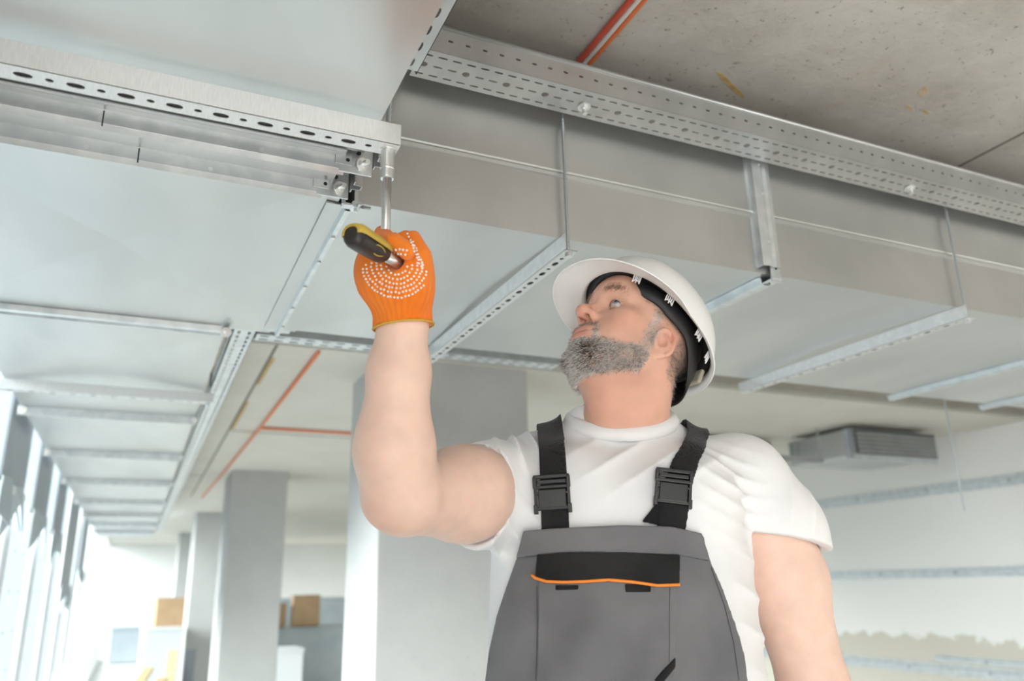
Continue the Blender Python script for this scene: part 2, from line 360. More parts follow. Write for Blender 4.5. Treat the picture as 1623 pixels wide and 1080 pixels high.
# flange at the junction with the other duct (flat plate with a ridge)
HAT = ribbon([(-.030, -.001), (-.012, -.001), (-.009, -.012), (-.002, -.012), (.001, -.002), (.022, -.002)], .0016)
part(MB().extrude(HAT, (.262, 1.19, ZD), (.262, 1.925, ZD), X_, Z_).build('flange_rail', M['galv']), B)
part(MB().box((.222, 1.19, ZD-.0035), (.295, 1.90, ZD-.0005)).build('cover_strip', M['duct']), B)
b = MB(); b.obox((.255, 1.172, ZD-.012), (.012, 0, 0), (0, .008, 0), (0, 0, .002)); b.obox((.264, 1.165, ZD-.002), (.003, 0, .0), (0, .002, 0), (0, 0, .022)); b.obox((.244, 1.165, ZD+.006), (.003, 0, 0), (0, .002, 0), (0, 0, .02))
b.tube([(.262, 1.16, ZD-.012), (.262, 1.178, ZD-.012)], .006, 10); b.tube([(.268, 1.152, ZD-.014), (.268, 1.176, ZD-.014)], .0035, 8)
part(b.build('clamp', M['galv'], None, bevel=.0004), B)
for y in (1.30, 1.42, 1.56, 1.70, 1.84):
    part(MB().tube([(.2565, y, ZD-.013), (.2565, y, ZD-.0155)], .004, 8).build('screw', M['bolt']), B)
for x in (1.128, 2.32, 2.79, 3.9):
    part(MB().extrude(ribbon([(-.022, -.001), (-.014, -.001), (-.012, -.014), (-.004, -.016), (.004, -.016), (.012, -.014), (.014, -.001), (.022, -.001)], .0016), (x+.012, 1.20, ZD), (x+.012, 1.93, ZD), X_, Z_).build('flange_rail', M['galv']), B)
    part(MB().extrude(ribbon([(-.032, 0), (-.024, 0), (-.022, -.014), (-.004, -.017), (.002, -.012), (.006, -.012), (.012, -.015), (.024, -.012), (.026, 0), (.034, 0)], .0016), (x, 1.18, ZD+.012), (x, 1.18, 2.2), X_, Y_).build('flange_side_rail', M['galv']), B)
    b = MB(); b.obox((x+.012, 1.172, ZD), (.012, 0, 0), (0, .0015, 0), (0, 0, .02)); b.obox((x+.014, 1.188, ZD-.012), (.013, 0, 0), (0, .018, 0), (0, 0, .0015)); b.obox((x+.014, 1.172, ZD-.006), (.012, 0, 0), (0, .003, 0), (0, 0, .006))
    cb = part(b.build('corner_bracket', M['galv'], None, bevel=.0008), B)
    part(MB().tube([(x+.014, 1.1715, ZD+.011), (x+.014, 1.170, ZD+.011)], .0025, 8).build('bracket_hole', M['rubber']), B); part(MB().tube([(x+.012, 1.192, ZD-.0135), (x+.012, 1.192, ZD-.0145)], .0025, 8).build('bracket_hole', M['rubber']), B)
    for zz in (1.92, 2.03, 2.10): part(MB().tube([(x-.004, 1.163, zz), (x-.004, 1.1605, zz)], .003, 8).build('screw', M['bolt']), B)

# ------------------------------------------------------------------ perforated angle bars and their rods
def angle_bar(p0, d, side, length, label, cat='angle bar', leg=.030, near=0.0, group='perforated angle bars under the ducts', m='galv_white', wide=.030):
    """angle bar: bottom leg with alternating holes, upright leg along its p0 edge. d = direction, side = where the bottom leg lies"""
    p0 = np.array(p0, float); d = np.array(d, float); side = np.array(side, float)
    root = empty('angle_bar', p0); tag(root, label, cat, group)
    pitch = .026; n = int(length/pitch); cells = []
    for k in range(n):
        x0 = k*length/n; x1 = (k+1)*length/n; c = (x0+x1)/2
        h = (c, wide*.52, .0098, .0052, 2.4) if k % 2 == 0 else (c, wide*.52, .0045, .0036, 2.2)
        cells.append((x0, x1, .0, wide, h))
    mb = MB(); perf_plate(mb, cells, p0, d, side, .0012)
    part(mb.build('bottom_leg', M[m]), root)
    mb = MB(); mb.obox(p0+d*length/2+side*wide*.52+Z_*.0035, d*(length/2-.012), side*wide*.42, Z_*.0018); part(mb.build('gap_shade_strip', M['gap_shade']), root)  # added dark strip: stands in for the shaded gap seen through the holes
    up = Z_
    mb = MB(); c = p0+d*length/2+up*leg/2
    mb.obox(c, d*length/2, side*.0007, up*leg/2); part(mb.build('upright_leg', M[m], None, bevel=.0004), root)
    mb = MB(); mb.obox(p0+d*length/2+side*wide-side*.0006, d*length/2, side*.0005, up*.0009); part(mb.build('edge', M[m]), root)
    return root
def rod(x, y, z0, z1, label, r=.0036, nut=None):
    root = empty('threaded_rod', (x, y, z0)); tag(root, label, 'threaded rod', 'threaded hanger rods')
    n = int((z1-z0)/.004); pts = []; rad = []
    for k in range(n+1):
        pts.append((x, y, z0+(z1-z0)*k/n)); rad.append(r if k % 2 else r*.86)
    part(MB().tube(pts, rad, 8).build('shaft', M['zinc'], None), root)
    if nut:
        b = MB(); b.tube([(x, y, nut-.009), (x, y, nut-.002)], .0075, 6); b.tube([(x, y, nut-.002), (x, y, nut-.0005)], .010, 18)
        part(b.build('nut', M['bolt']), root)
    return root
ZA = 1.814
angle_bar((.264, .915, ZA), (-1, 0, 0), (0, 1, 0), .715, 'long perforated angle bar being bolted above the orange glove')
rod(.252, .934, ZA-.004, ZC, 'threaded rod standing above the end of the bar being bolted', nut=None)
rod(-.436, .934, ZA-.004, ZC, 'threaded rod at the outer end of the bar being bolted', nut=ZA)
lb = [(.640, 'perforated angle bar under the duct between glove and hard hat', 'thin threaded rod down the duct face above the hard hat brim'),
      (1.690, 'perforated angle bar under the duct at the right of the hard hat', 'thin threaded rod down the duct face at far right')]
for x, l1, l2 in lb:
    angle_bar((x, 1.155, ZD-.032), (0, 1, 0), (1, 0, 0), .80, l1, leg=.030, wide=.026)
    rod(x+.012, 1.166, ZD-.036, 2.14, l2, nut=ZD-.032)
    b = MB()
for k, y in enumerate((2.63,)):
    angle_bar((-.45, y, ZD-.034), (1, 0, 0), (0, 1, 0), .62, 'perforated angle bar under the left duct beyond the first flange', leg=.03)
    rod(.158, y+.014, ZD-.04, ZC, 'threaded rod beside the cable tray along the left duct')
    rod(-.44, y+.014, ZD-.04, ZC2, 'threaded rod hanging by the glazing at the left edge')
rod(2.78, 2.06, 1.48, ZC, 'bare hanger rod dangling free in front of the white wall')

# ------------------------------------------------------------------ cable trays
def tray(name_label, org, d, side, length, width, height, pitch, mats, y_rows=3, group='slotted cable trays', slot=(.0082, .0022), sl2=(.0045, .0022), rnd=True):
    org, d, side = map(lambda q: np.array(q, float), (org, d, side))
    root = empty('cable_tray', org); tag(root, name_label, 'cable tray', group)
    n = int(length/pitch); mb = MB(); cells = []
    rows = np.linspace(0, width, y_rows+1)
    for j in range(y_rows):
        for k in range(n):
            x0, x1 = k*pitch, (k+1)*pitch; yc = (rows[j]+rows[j+1])/2
            off = .5 if j != 1 else .5
            if rnd and y_rows == 3 and j == 1 and k % 3 == 0: h = (x0+pitch*.5, yc, .0068, .0064, 2)
            else: h = (x0+pitch*off, yc, slot[0], slot[1], 3.2)
            cells.append((x0, x1, rows[j], rows[j+1], h))
    perf_plate(mb, cells, org, d, side, .001 if np.cross(d, side)[2] > 0 else -.001)
    part(mb.build('tray_bottom', M[mats]), root)
    mb = MB(); cells = [(k*pitch*1.22, (k+1)*pitch*1.22, 0, height, ((k+.5)*pitch*1.22, height*.52, sl2[0], sl2[1], 3)) for k in range(int(length/(pitch*1.22)))]
    perf_plate(mb, cells, org, d, Z_, .001); part(mb.build('tray_side', M[mats]), root)
    mb = MB(); mb.tube([org+Z_*height-side*.001, org+Z_*height+d*length-side*.001], .0042, 10); part(mb.build('rolled_lip', M[mats], None, True), root)
    mb = MB(); perf_plate(mb, cells, org+side*width, d, Z_, .001); part(mb.build('tray_side', M[mats]), root)
    mb = MB(); mb.tube([org+Z_*height+side*width, org+Z_*height+d*length+side*width], .0042, 10); part(mb.build('rolled_lip', M[mats], None, True), root)
    return root
T1 = tray('wide slotted cable tray across the front of the grey duct below the concrete', (.345, 1.073, 2.10), X_, Y_, 4.6, .079, .050, .0256, 'galv_dark')
for x, y in ((.672, 1.118), (1.52, 1.116)):
    part(bolt_washer('bolt', (x, y, 2.0995), (0, -.15, -1), None, .0125), T1)
for x in (.55, 1.6, 2.7): part(MB().box((x, 1.153, 2.130), (x+.04, 1.1795, 2.149)).build('stand_off', M['galv_dark']), T1)
tray('narrow slotted tray beside the top corner of the pale duct', (.262, -.9, 1.95), Y_, X_, 1.86, .030, .04, .036, 'galv_dark', y_rows=1, slot=(.010, .0045), rnd=False)
tray('long thin cable tray along the far side of the left duct', (.165, 1.97, 1.875), Y_, X_, 7.5, .05, .03, .04, 'galv', y_rows=2, slot=(.013, .004), rnd=False)
tray('short slotted tray crossing behind the junction of the ducts', (.225, 2.06, 1.885), X_, Y_, .9, .06, .04, .04, 'galv', y_rows=2, slot=(.012, .005), rnd=False)

# cables on the slab
def cable(pts, r, m, label):
    tag(MB().tube(pts, r, 8).build('cable', M[m], None, True), label, 'cable', 'cables run along the ceiling')
cable([(.725, -1.2, ZC-.006), (.722, .4, ZC-.006), (.735, .9, ZC-.006), (.735, 2.0, ZC-.006), (.72, 3.1, ZC-.007)], .006, 'red_cable', 'red cable on the ceiling, left strand of three')
cable([(.745, -1.2, ZC-.006), (.740, .4, ZC-.006), (.7480, .9, ZC-.006), (.748, 2.0, ZC-.006), (.735, 3.1, ZC-.007)], .0055, 'white_cable', 'white cable on the ceiling between red and orange strands')
cable([(.762, -1.2, ZC-.006), (.754, .4, ZC-.006), (.7595, .9, ZC-.006), (.760, 2.0, ZC-.006), (.75, 3.1, ZC-.007)], .005, 'orange_cable', 'orange cable on the ceiling, right strand of three')
cable([(.60, YS+.02, ZC2-.01), (.60, 5, ZC2-.01), (.58, 7.4, ZC2-.01), (.56, 9, ZC2-.01)], .008, 'orange_cable', 'orange cable along the far slab towards the slim column')
cable([(.60, 4.95, ZC2-.012), (1.4, 4.97, ZC2-.012), (2.4, 5.0, ZC2-.012)], .009, 'orange_cable', 'orange cable branching sideways on the far slab')

# ------------------------------------------------------------------ rails on the right wall
def wall_rail(z, y0, y1, h, label, dx=0.0):
    root = empty('wall_rail', (XR, y0, z)); tag(root, label, 'wall rail', 'metal rails fixed to the white wall')
    pr = ribbon([(0, -h/2), (-.004, -h/2), (-.004, -h*.22), (-.022, -h*.18), (-.022, h*.18), (-.004, h*.22), (-.004, h/2), (0, h/2)], .002)
    part(MB().extrude(pr, (XR-.001-dx, y0, z), (XR-.001-dx, y1, z), X_, Z_).build('channel', M['galv']), root)
    for y in np.arange(y0+.3+z*.2, min(y1, 7), .62): part(MB().tube([(XR-.022-dx, y, z), (XR-.026-dx, y, z)], .012, 8).build('fixing', M['steel_grey']), root)
wall_rail(1.84, 1.5, 11, .075, 'uppermost metal rail on the white wall')
wall_rail(1.275, 1.5, 11, .062, 'metal rail on the white wall beside the hanging bare arm')
wall_rail(.645, 1.5, 11, .075, 'lowest metal rail on the unpainted part of the wall')
wall_rail(.715, 1.5, 4.2, .04, 'short rail just above the lowest wall rail')

# ------------------------------------------------------------------ far ducts hung behind the shoulder
def far_duct(label, x0, x1, y0, y1, z0, z1, ribs=True):
    r = empty('ventilation_duct', ((x0+x1)/2, y0, z0)); tag(r, label, 'duct', 'far ducts hung behind the shoulder')
    part(creased(x0, x1, y0, y1, z0, z1).build('duct_body', M['duct']), r)
    part(MB().extrude(ribbon([(-.02, 0), (-.004, 0), (-.004, -.03), (.004, -.03), (.004, 0), (.02, 0)], .004), (x0-.02, y0+.03, z0), (x1+.02, y0+.03, z0), Y_, Z_).build('flange_rail', M['galv']), r)
    part(MB().box((x0-.03, y0+.02, z0-.02), (x0-.001, y0+.05, z1)).build('flange_side_rail', M['steel_grey']), r)
    if ribs: part(MB().box((x0+.004, y0-.0045, z0+.004), (x1-.004, y0-.0006, z1-.004)).build('end_panel', M['dark_panel']), r)
    for k in range(5 if ribs else 0):
        part(MB().box((x0+.02, y0-.014, z0+.015+k*(z1-z0-.03)/5), (x1-.02, y0-.005, z0+.030+k*(z1-z0-.03)/5)).build('rib', M['galv_dark']), r)
    for xx in (x0-.012, x1-.05): part(MB().tube([(xx, y0+.5, z0), (xx, y0+.5, ZC2)], .004, 6).build('hanger', M['zinc']), r)
far_duct('far duct with dark ribbed end just above the wall rail', 4.06, 4.80, 3.68, 4.25, 2.0, 2.165)
far_duct('pale far duct between the strap shoulder and the ribbed one', 2.75, 3.95, 4.3, 6.6, 2.03, 2.175, False)
tag(MB().extrude(ribbon([(-.02, 0), (-.004, 0), (-.004, -.03), (.004, -.03), (.004, 0), (.02, 0)], .004), (2.6, 3.9, 2.0), (4.0, 3.9, 2.0), Y_, Z_).box((2.7, 3.895, 2.0), (2.71, 3.905, ZC2)).box((3.98, 3.895, 2.0), (3.99, 3.905, ZC2)).build('hanger_rail', M['galv_dark']), 'dark hanger rail under the far ducts beside the shirt shoulder', 'hanger rail')

# dark plates and torn membrane hanging beside the left duct
for k, (y, dy, z0, z1, lab) in enumerate(((3.15, .62, 1.62, 1.95, 'dark grey plate hanging at the glazing, nearest of the row'), (4.15, .62, 1.60, 1.93, 'dark grey plate hanging at the glazing, second of the row'),
                                    (5.2, .6, 1.58, 1.93, 'dark grey plate hanging at the glazing, third of the row'), (6.3, .9, 1.30, 1.92, 'tall dark plate hanging low at the glazing'), (8.0, .7, 1.45, 1.92, 'small dark plate hanging far along the glazing'))):
    r = empty('hanging_plate', (XL+.03, y, z1)); tag(r, lab, 'plate', 'plates hanging along the glazing')
    part(MB().box((XL+.024, y, z0), (XL+.032, y+dy, z1)).build('sheet', M['steel_grey']), r)
    n = 7; v = []; 
    for i in range(n):
        t = i/(n-1); v.append((XL+.034+.02*math.sin(i*2.1), y+dy*t, z0+.02)); 
    for i in range(n):
        t = i/(n-1); v.append((XL+.034+.03*math.sin(i*1.7), y+dy*t, z0-.10-.08*math.sin(i*2.6+k)))
    o = obj('torn_membrane', v, [(i, i+1, n+i+1, n+i) for i in range(n-1)], M['plastic_grey']); m_ = o.modifiers.new('thick', 'SOLIDIFY'); m_.thickness = .004
    part(o, r)
    part(MB().box((XL+.022, y, z0-.01), (XL+.04, y+dy, z0+.015)).build('bottom_batten', M['mullion']), r)

# ------------------------------------------------------------------ stacked materials far behind
def carton(x, y, z, sx, sy, sz, rz, label, m='card', tape=True, group='boxes stacked in the hall'):
    r = empty('box', (x, y, z), rz); tag(r, label, 'box', group)
    b = MB(); b.box((-sx/2, -sy/2, 0), (sx/2, sy/2, sz)); b.build('body', M[m], r, bevel=.006)
    if tape:
        for s in (-1, 1):
            b = MB(); b.box((-sx/2, (0 if s > 0 else -sy/2), sz+.001), (sx/2, (sy/2 if s > 0 else 0)-.002, sz+.006)); b.build('flap', M[m], r)
        b = MB(); b.box((-sx*.5-.001, -.03, sz+.006), (sx*.5+.001, .03, sz+.008)); b.build('tape', M['plastic_white'], r)
    else:
        b = MB(); b.box((-sx/2-.01, -sy/2-.01, sz), (sx/2+.01, sy/2+.01, sz+.03)); b.build('lid', M[m], r, bevel=.004)
    return r
# ------------------------------------------------------------------ signed-distance modelling (for the worker)
f32 = np.float32
def smin(a, b, k):
    h = np.clip(.5+.5*(b-a)/k, 0, 1); return b*(1-h)+a*h-k*h*(1-h)
def smax(a, b, k): return -smin(-a, -b, k)
def V(*a): return np.array(a, f32)
def seg(p, a, b, ra, rb):
    a = V(*a); b = V(*b); d = b-a; t = np.clip(((p-a)@d)/(d@d), 0, 1)
    return np.linalg.norm(p-a-t[:, None]*d, axis=1)-(ra+(rb-ra)*t)
def chain(p, pts, rad, k=.0):
    s = None
    for i in range(len(pts)-1):
        q = seg(p, pts[i], pts[i+1], rad[i], rad[i+1]); s = q if s is None else (smin(s, q, k) if k else np.minimum(s, q))
    return s
def ell(p, c, r):
    r = V(*r); q = (p-V(*c))/r; k0 = np.linalg.norm(q, axis=1); k1 = np.linalg.norm(q/r, axis=1)+1e-6
    return k0*(k0-1)/k1
def sph(p, c, r): return np.linalg.norm(p-V(*c), axis=1)-r
def poly2(x, z, P):
    """signed distance to a polygon in the plane"""
    d = np.full(len(x), 1e9, f32); s = np.ones(len(x), f32); n = len(P)
    for i in range(n):
        ax, az = P[i]; bx_, bz_ = P[i-1]
        ex, ez = bx_-ax, bz_-az; wx, wz = x-ax, z-az
        t = np.clip((wx*ex+wz*ez)/(ex*ex+ez*ez), 0, 1)
        d = np.minimum(d, (wx-ex*t)**2+(wz-ez*t)**2)
        c1 = z >= az; c2 = z < bz_; c3 = ex*wz > ez*wx
        s = np.where((c1 & c2 & c3) | (~c1 & ~c2 & ~c3), -s, s)
    return s*np.sqrt(d)
def mesh_sdf(fn, lo, hi, h, smooth=2, lip=1.6):
    lo = np.array(lo, float); hi = np.array(hi, float); c = 4
    n = np.ceil((hi-lo)/(h*c)).astype(int)+1
    def pts(I): return (lo+I*h).astype(f32)
    g = np.stack(np.meshgrid(*[np.arange(k+1)*c for k in n], indexing='ij'), -1).reshape(-1, 3)
    Fc = np.concatenate([fn(pts(q)) for q in np.array_split(g, max(1, len(g)//200000))]).reshape(n+1)
    near = np.abs(Fc) < h*c*1.75*lip
    cell = np.zeros(n, bool)
    for i in (0, 1):
        for j in (0, 1):
            for k in (0, 1): cell |= near[i:n[0]+i, j:n[1]+j, k:n[2]+k]
    N = n*c+1
    F = np.full(N, 1.0, f32)
    up = np.repeat(np.repeat(np.repeat(Fc[:-1, :-1, :-1], c, 0), c, 1), c, 2); F[:-1, :-1, :-1] = up
    need = np.zeros(N, bool)
    fine = np.repeat(np.repeat(np.repeat(cell, c, 0), c, 1), c, 2)
    for i in (0, 1):
        for j in (0, 1):
            for k in (0, 1): need[i:N[0]-1+i, j:N[1]-1+j, k:N[2]-1+k] |= fine
    I = np.argwhere(need)
    vals = np.concatenate([fn(pts(q)) for q in np.array_split(I, max(1, len(I)//200000))])
    F[need] = vals
    ins = F < 0
    cnt = np.zeros(N-1, np.int8)
    for i in (0, 1):
        for j in (0, 1):
            for k in (0, 1): cnt += ins[i:N[0]-1+i, j:N[1]-1+j, k:N[2]-1+k]
    act = (cnt > 0) & (cnt < 8)
    A_ = np.argwhere(act); idx = np.full(N-1, -1, np.int32); idx[act] = np.arange(len(A_))
    acc = np.zeros((len(A_), 3)); w = np.zeros(len(A_))
    cs = np.array([(i, j, k) for i in (0, 1) for j in (0, 1) for k in (0, 1)])
    cv = [F[A_[:, 0]+q[0], A_[:, 1]+q[1], A_[:, 2]+q[2]] for q in cs]
    for a in range(8):
        for b in range(a+1, 8):
            if np.abs(cs[a]-cs[b]).sum() == 1:
                m = (cv[a] < 0) != (cv[b] < 0); t = np.where(m, cv[a]/(cv[a]-cv[b]+1e-12), 0)
                acc += m[:, None]*(cs[a]+t[:, None]*(cs[b]-cs[a])); w += m
    Vv = lo+(A_+acc/w[:, None])*h
    quads = []
    for ax in range(3):
        sl0 = [slice(None)]*3; sl1 = [slice(None)]*3; sl0[ax] = slice(0, -1); sl1[ax] = slice(1, None)
        E0 = ins[tuple(sl0)]; E1 = ins[tuple(sl1)]; ch = np.argwhere(E0 != E1); b_, c_ = [(1, 2), (2, 0), (0, 1)][ax]
        ok = (ch[:, b_] > 0) & (ch[:, c_] > 0) & (ch[:, b_] < N[b_]-1) & (ch[:, c_] < N[c_]-1); ch = ch[ok]
        def at_(db, dc):
            q = ch.copy(); q[:, b_] += db; q[:, c_] += dc; return idx[q[:, 0], q[:, 1], q[:, 2]]
        Q = np.stack([at_(-1, -1), at_(0, -1), at_(0, 0), at_(-1, 0)], 1)
        flip = ~ins[ch[:, 0], ch[:, 1], ch[:, 2]]; Q[flip] = Q[flip][:, ::-1]; quads.append(Q)
    Q = np.concatenate(quads); Q = Q[(Q >= 0).all(1)]
    if smooth:
        e = np.concatenate([Q[:, [0, 1]], Q[:, [1, 2]], Q[:, [2, 3]], Q[:, [3, 0]]]); e = np.concatenate([e, e[:, ::-1]])
        deg = np.bincount(e[:, 0], minlength=len(Vv))[:, None]
        for it in range(smooth):
            for lam in (.5, -.33):
                S = np.stack([np.bincount(e[:, 0], Vv[e[:, 1], k], minlength=len(Vv)) for k in range(3)], 1)/np.maximum(deg, 1)
                Vv = Vv+lam*(S-Vv)
    return Vv, Q
def sdf_obj(name, V_, Q_, m, parent, off=(0, 0, 0), col=None):
    me = bpy.data.meshes.new(name); nv, nf = len(V_), len(Q_)
    me.vertices.add(nv); me.vertices.foreach_set('co', (V_-np.array(off)).astype(f32).ravel())
    me.loops.add(nf*4); me.loops.foreach_set('vertex_index', Q_.astype(np.int32).ravel())
    me.polygons.add(nf); me.polygons.foreach_set('loop_start', np.arange(0, nf*4, 4, dtype=np.int32))
    me.update(calc_edges=True); me.polygons.foreach_set('use_smooth', np.ones(nf, bool))
    if col is not None:
        a = me.color_attributes.new('tint', 'FLOAT_COLOR', 'POINT'); a.data.foreach_set('color', np.concatenate([col, np.ones((nv, 1))], 1).astype(f32).ravel())
    me.materials.append(m); me.update(); me.validate()
    o = bpy.data.objects.new(name, me); COL.objects.link(o)
    if parent is not None: o.parent = parent
    return o
def wob(p, seed, f, n=7):
    """smooth pseudo-noise in about -1..1"""
    g = np.random.default_rng(seed); s = np.zeros(len(p), f32)
    for _ in range(n):
        d = g.normal(size=3); d *= f*g.uniform(.6, 1.5)/np.linalg.norm(d); s += np.sin((p@d.astype(f32))+g.uniform(0, 6.28)).astype(f32)
    return s/n*1.6

# the worker is laid out in a frame turned with him: x to his left, y away from the viewer, z up
def lray(x, y):
    k = FW+RT*(x-811.5)/FPX-UP*(y-540)/FPX
    return np.array([k@_r, k@_fh, k[2]])
def lp(x, y, my):
    k = lray(x, y); return np.array([0, 0, 1.25])+k*my/k[1]
def hit(sdf, x, y, t0=.55, t1=2.0):
    """where the sight line through a photograph point meets a modelled surface"""
    k = lray(x, y); k = k/np.linalg.norm(k); t = t0
    for _ in range(160):
        d = float(sdf((np.array([0, 0, 1.25])+k*t)[None].astype(f32))[0])
        if d < 2e-4: break
        t += d*.6
        if t > t1: break
    p = np.array([0, 0, 1.25])+k*t
    e = 2e-3; n = np.array([float(sdf((p+e*a)[None].astype(f32))[0]-sdf((p-e*a)[None].astype(f32))[0]) for a in np.eye(3)])
    return p, n/(np.linalg.norm(n)+1e-9)

BASE = np.array([.165, 1.335, 0.0])
MAN = empty('person', tuple(BASE[0]*_r+BASE[1]*_fh), -YAW)
tag(MAN, 'worker in white hard hat, white shirt and grey bib overalls reaching up with a wrench', 'person')

# --- joints
SHR, ELR, WRR = (.010, 1.325, 1.402), (-.148, 1.045, 1.366), (-.141, .985, 1.575)
SHL, ELL, WRL = (.385, 1.345, 1.405), (.462, 1.36, 1.085), (.475, 1.27, .86)
HO, HS, PHI, THE = np.array([.201, 1.255, 1.617]), .945, math.radians(57.5), math.radians(32)
HF = np.array([-math.sin(PHI)*math.cos(THE), -math.cos(PHI)*math.cos(THE), math.sin(THE)])
HL = np.array([math.cos(PHI), -math.sin(PHI), 0]); HU = np.cross(HF, HL)
RH = np.stack([HF, HL, HU])                      # rows
ROLLH = math.radians(2.5)
HL, HU = HL*math.cos(ROLLH)+HU*math.sin(ROLLH), HU*math.cos(ROLLH)-HL*math.sin(ROLLH)
RH = np.stack([HF, HL, HU])
def to_head(p): return ((p-HO.astype(f32))@RH.T.astype(f32))/f32(HS)
def from_head(q): return HO+HS*(np.asarray(q, float)@RH)

TZ = np.array([.80, .95, 1.05, 1.15, 1.25, 1.33, 1.40, 1.46, 1.52])
TX = np.array([.165, .165, .165, .162, .162, .165, .172, .178, .178])
TY = np.array([1.345, 1.340, 1.330, 1.325, 1.327, 1.332, 1.335, 1.335, 1.335])
RX = np.array([.180, .198, .205, .205, .202, .200, .182, .122, .070])
RY = np.array([.140, .150, .158, .156, .148, .138, .118, .092, .070])
def stack(p, grow=0.0, n=2.35):
    z = p[:, 2]; zz = np.linspace(.78, 1.54, 60)
    def it(a):
        c = np.interp(zz, TZ, a); c = np.convolve(np.pad(c, 4, 'edge'), np.ones(9)/9, 'valid'); return np.interp(z, zz, c).astype(f32)
    rx, ry = it(RX)+grow, it(RY)+grow
    q = (np.abs((p[:, 0]-it(TX))/rx)**n+np.abs((p[:, 1]-it(TY))/ry)**n)**(1/n)
    d = (q-1)*np.minimum(rx, ry)
    d = np.maximum(d, z-1.53); return np.maximum(d, .80-z)
def torso(p, g=0.0):
    s = stack(p, g)
    # trapezius and shoulder caps
    for a, b, r0, r1 in (((.178, 1.350, 1.442), (.345, 1.345, 1.416), .050, .058), ((.178, 1.350, 1.442), (.045, 1.335, 1.424), .050, .062)):
        s = smin(s, seg(p, a, b, r0+g, r1+g), .05)
    # chest muscles
    s = smin(s, ell(p, (.245, 1.235, 1.375), (.085+g, .045+g, .065+g)), .05)
    s = smin(s, ell(p, (.085, 1.235, 1.380), (.085+g, .045+g, .065+g)), .05)
    return s
def arm_r(p, g=0.0):
    s = chain(p, [SHR, (-.075, 1.18, 1.380), (-.140, 1.065, 1.364)], [.066+g, .065+g, .049+g], .03)
    fo = chain(p, [ELR, (-.153, 1.025, 1.42), (-.147, 1.0, 1.52), WRR, (-.1405, .978, 1.60)], [.047+g, .048+g, .038+g, .0290+g, .030+g], .02)
    s = smin(s, fo, .022)
    s = smin(s, ell(p, (-.162, 1.05, 1.360), (.026+g, .032+g, .022+g)), .03)      # elbow tip
    s = smin(s, ell(p, (-.160, 1.03, 1.43), (.034+g, .04+g, .06+g)), .03)          # forearm belly
    return s
def arm_l(p, g=0.0):
    s = chain(p, [SHL, (.432, 1.355, 1.25), ELL], [.068+g, .064+g, .050+g], .03)
    return smin(s, chain(p, [ELL, (.475, 1.32, .98), WRL], [.048+g, .046+g, .030+g], .02), .03)
def fingers_l(p):
    w = np.array(WRL); s = ell(p, w+V(.002, -.018, -.055), (.020, .040, .055))
    for k, (dy, ln) in enumerate(((-.048, .078), (-.026, .088), (-.004, .082), (.016, .066))):
        a = w+V(.0, dy, -.095); s = smin(s, chain(p, [a, a+V(-.008, -.004, -ln*.5), a+V(-.026, -.006, -ln*.92)], [.0095, .009, .0075]), .006)
    a = w+V(-.004, -.05, -.035)
    return smin(s, chain(p, [a, a+V(-.012, -.022, -.03), a+V(-.02, -.03, -.062)], [.014, .011, .009]), .012)

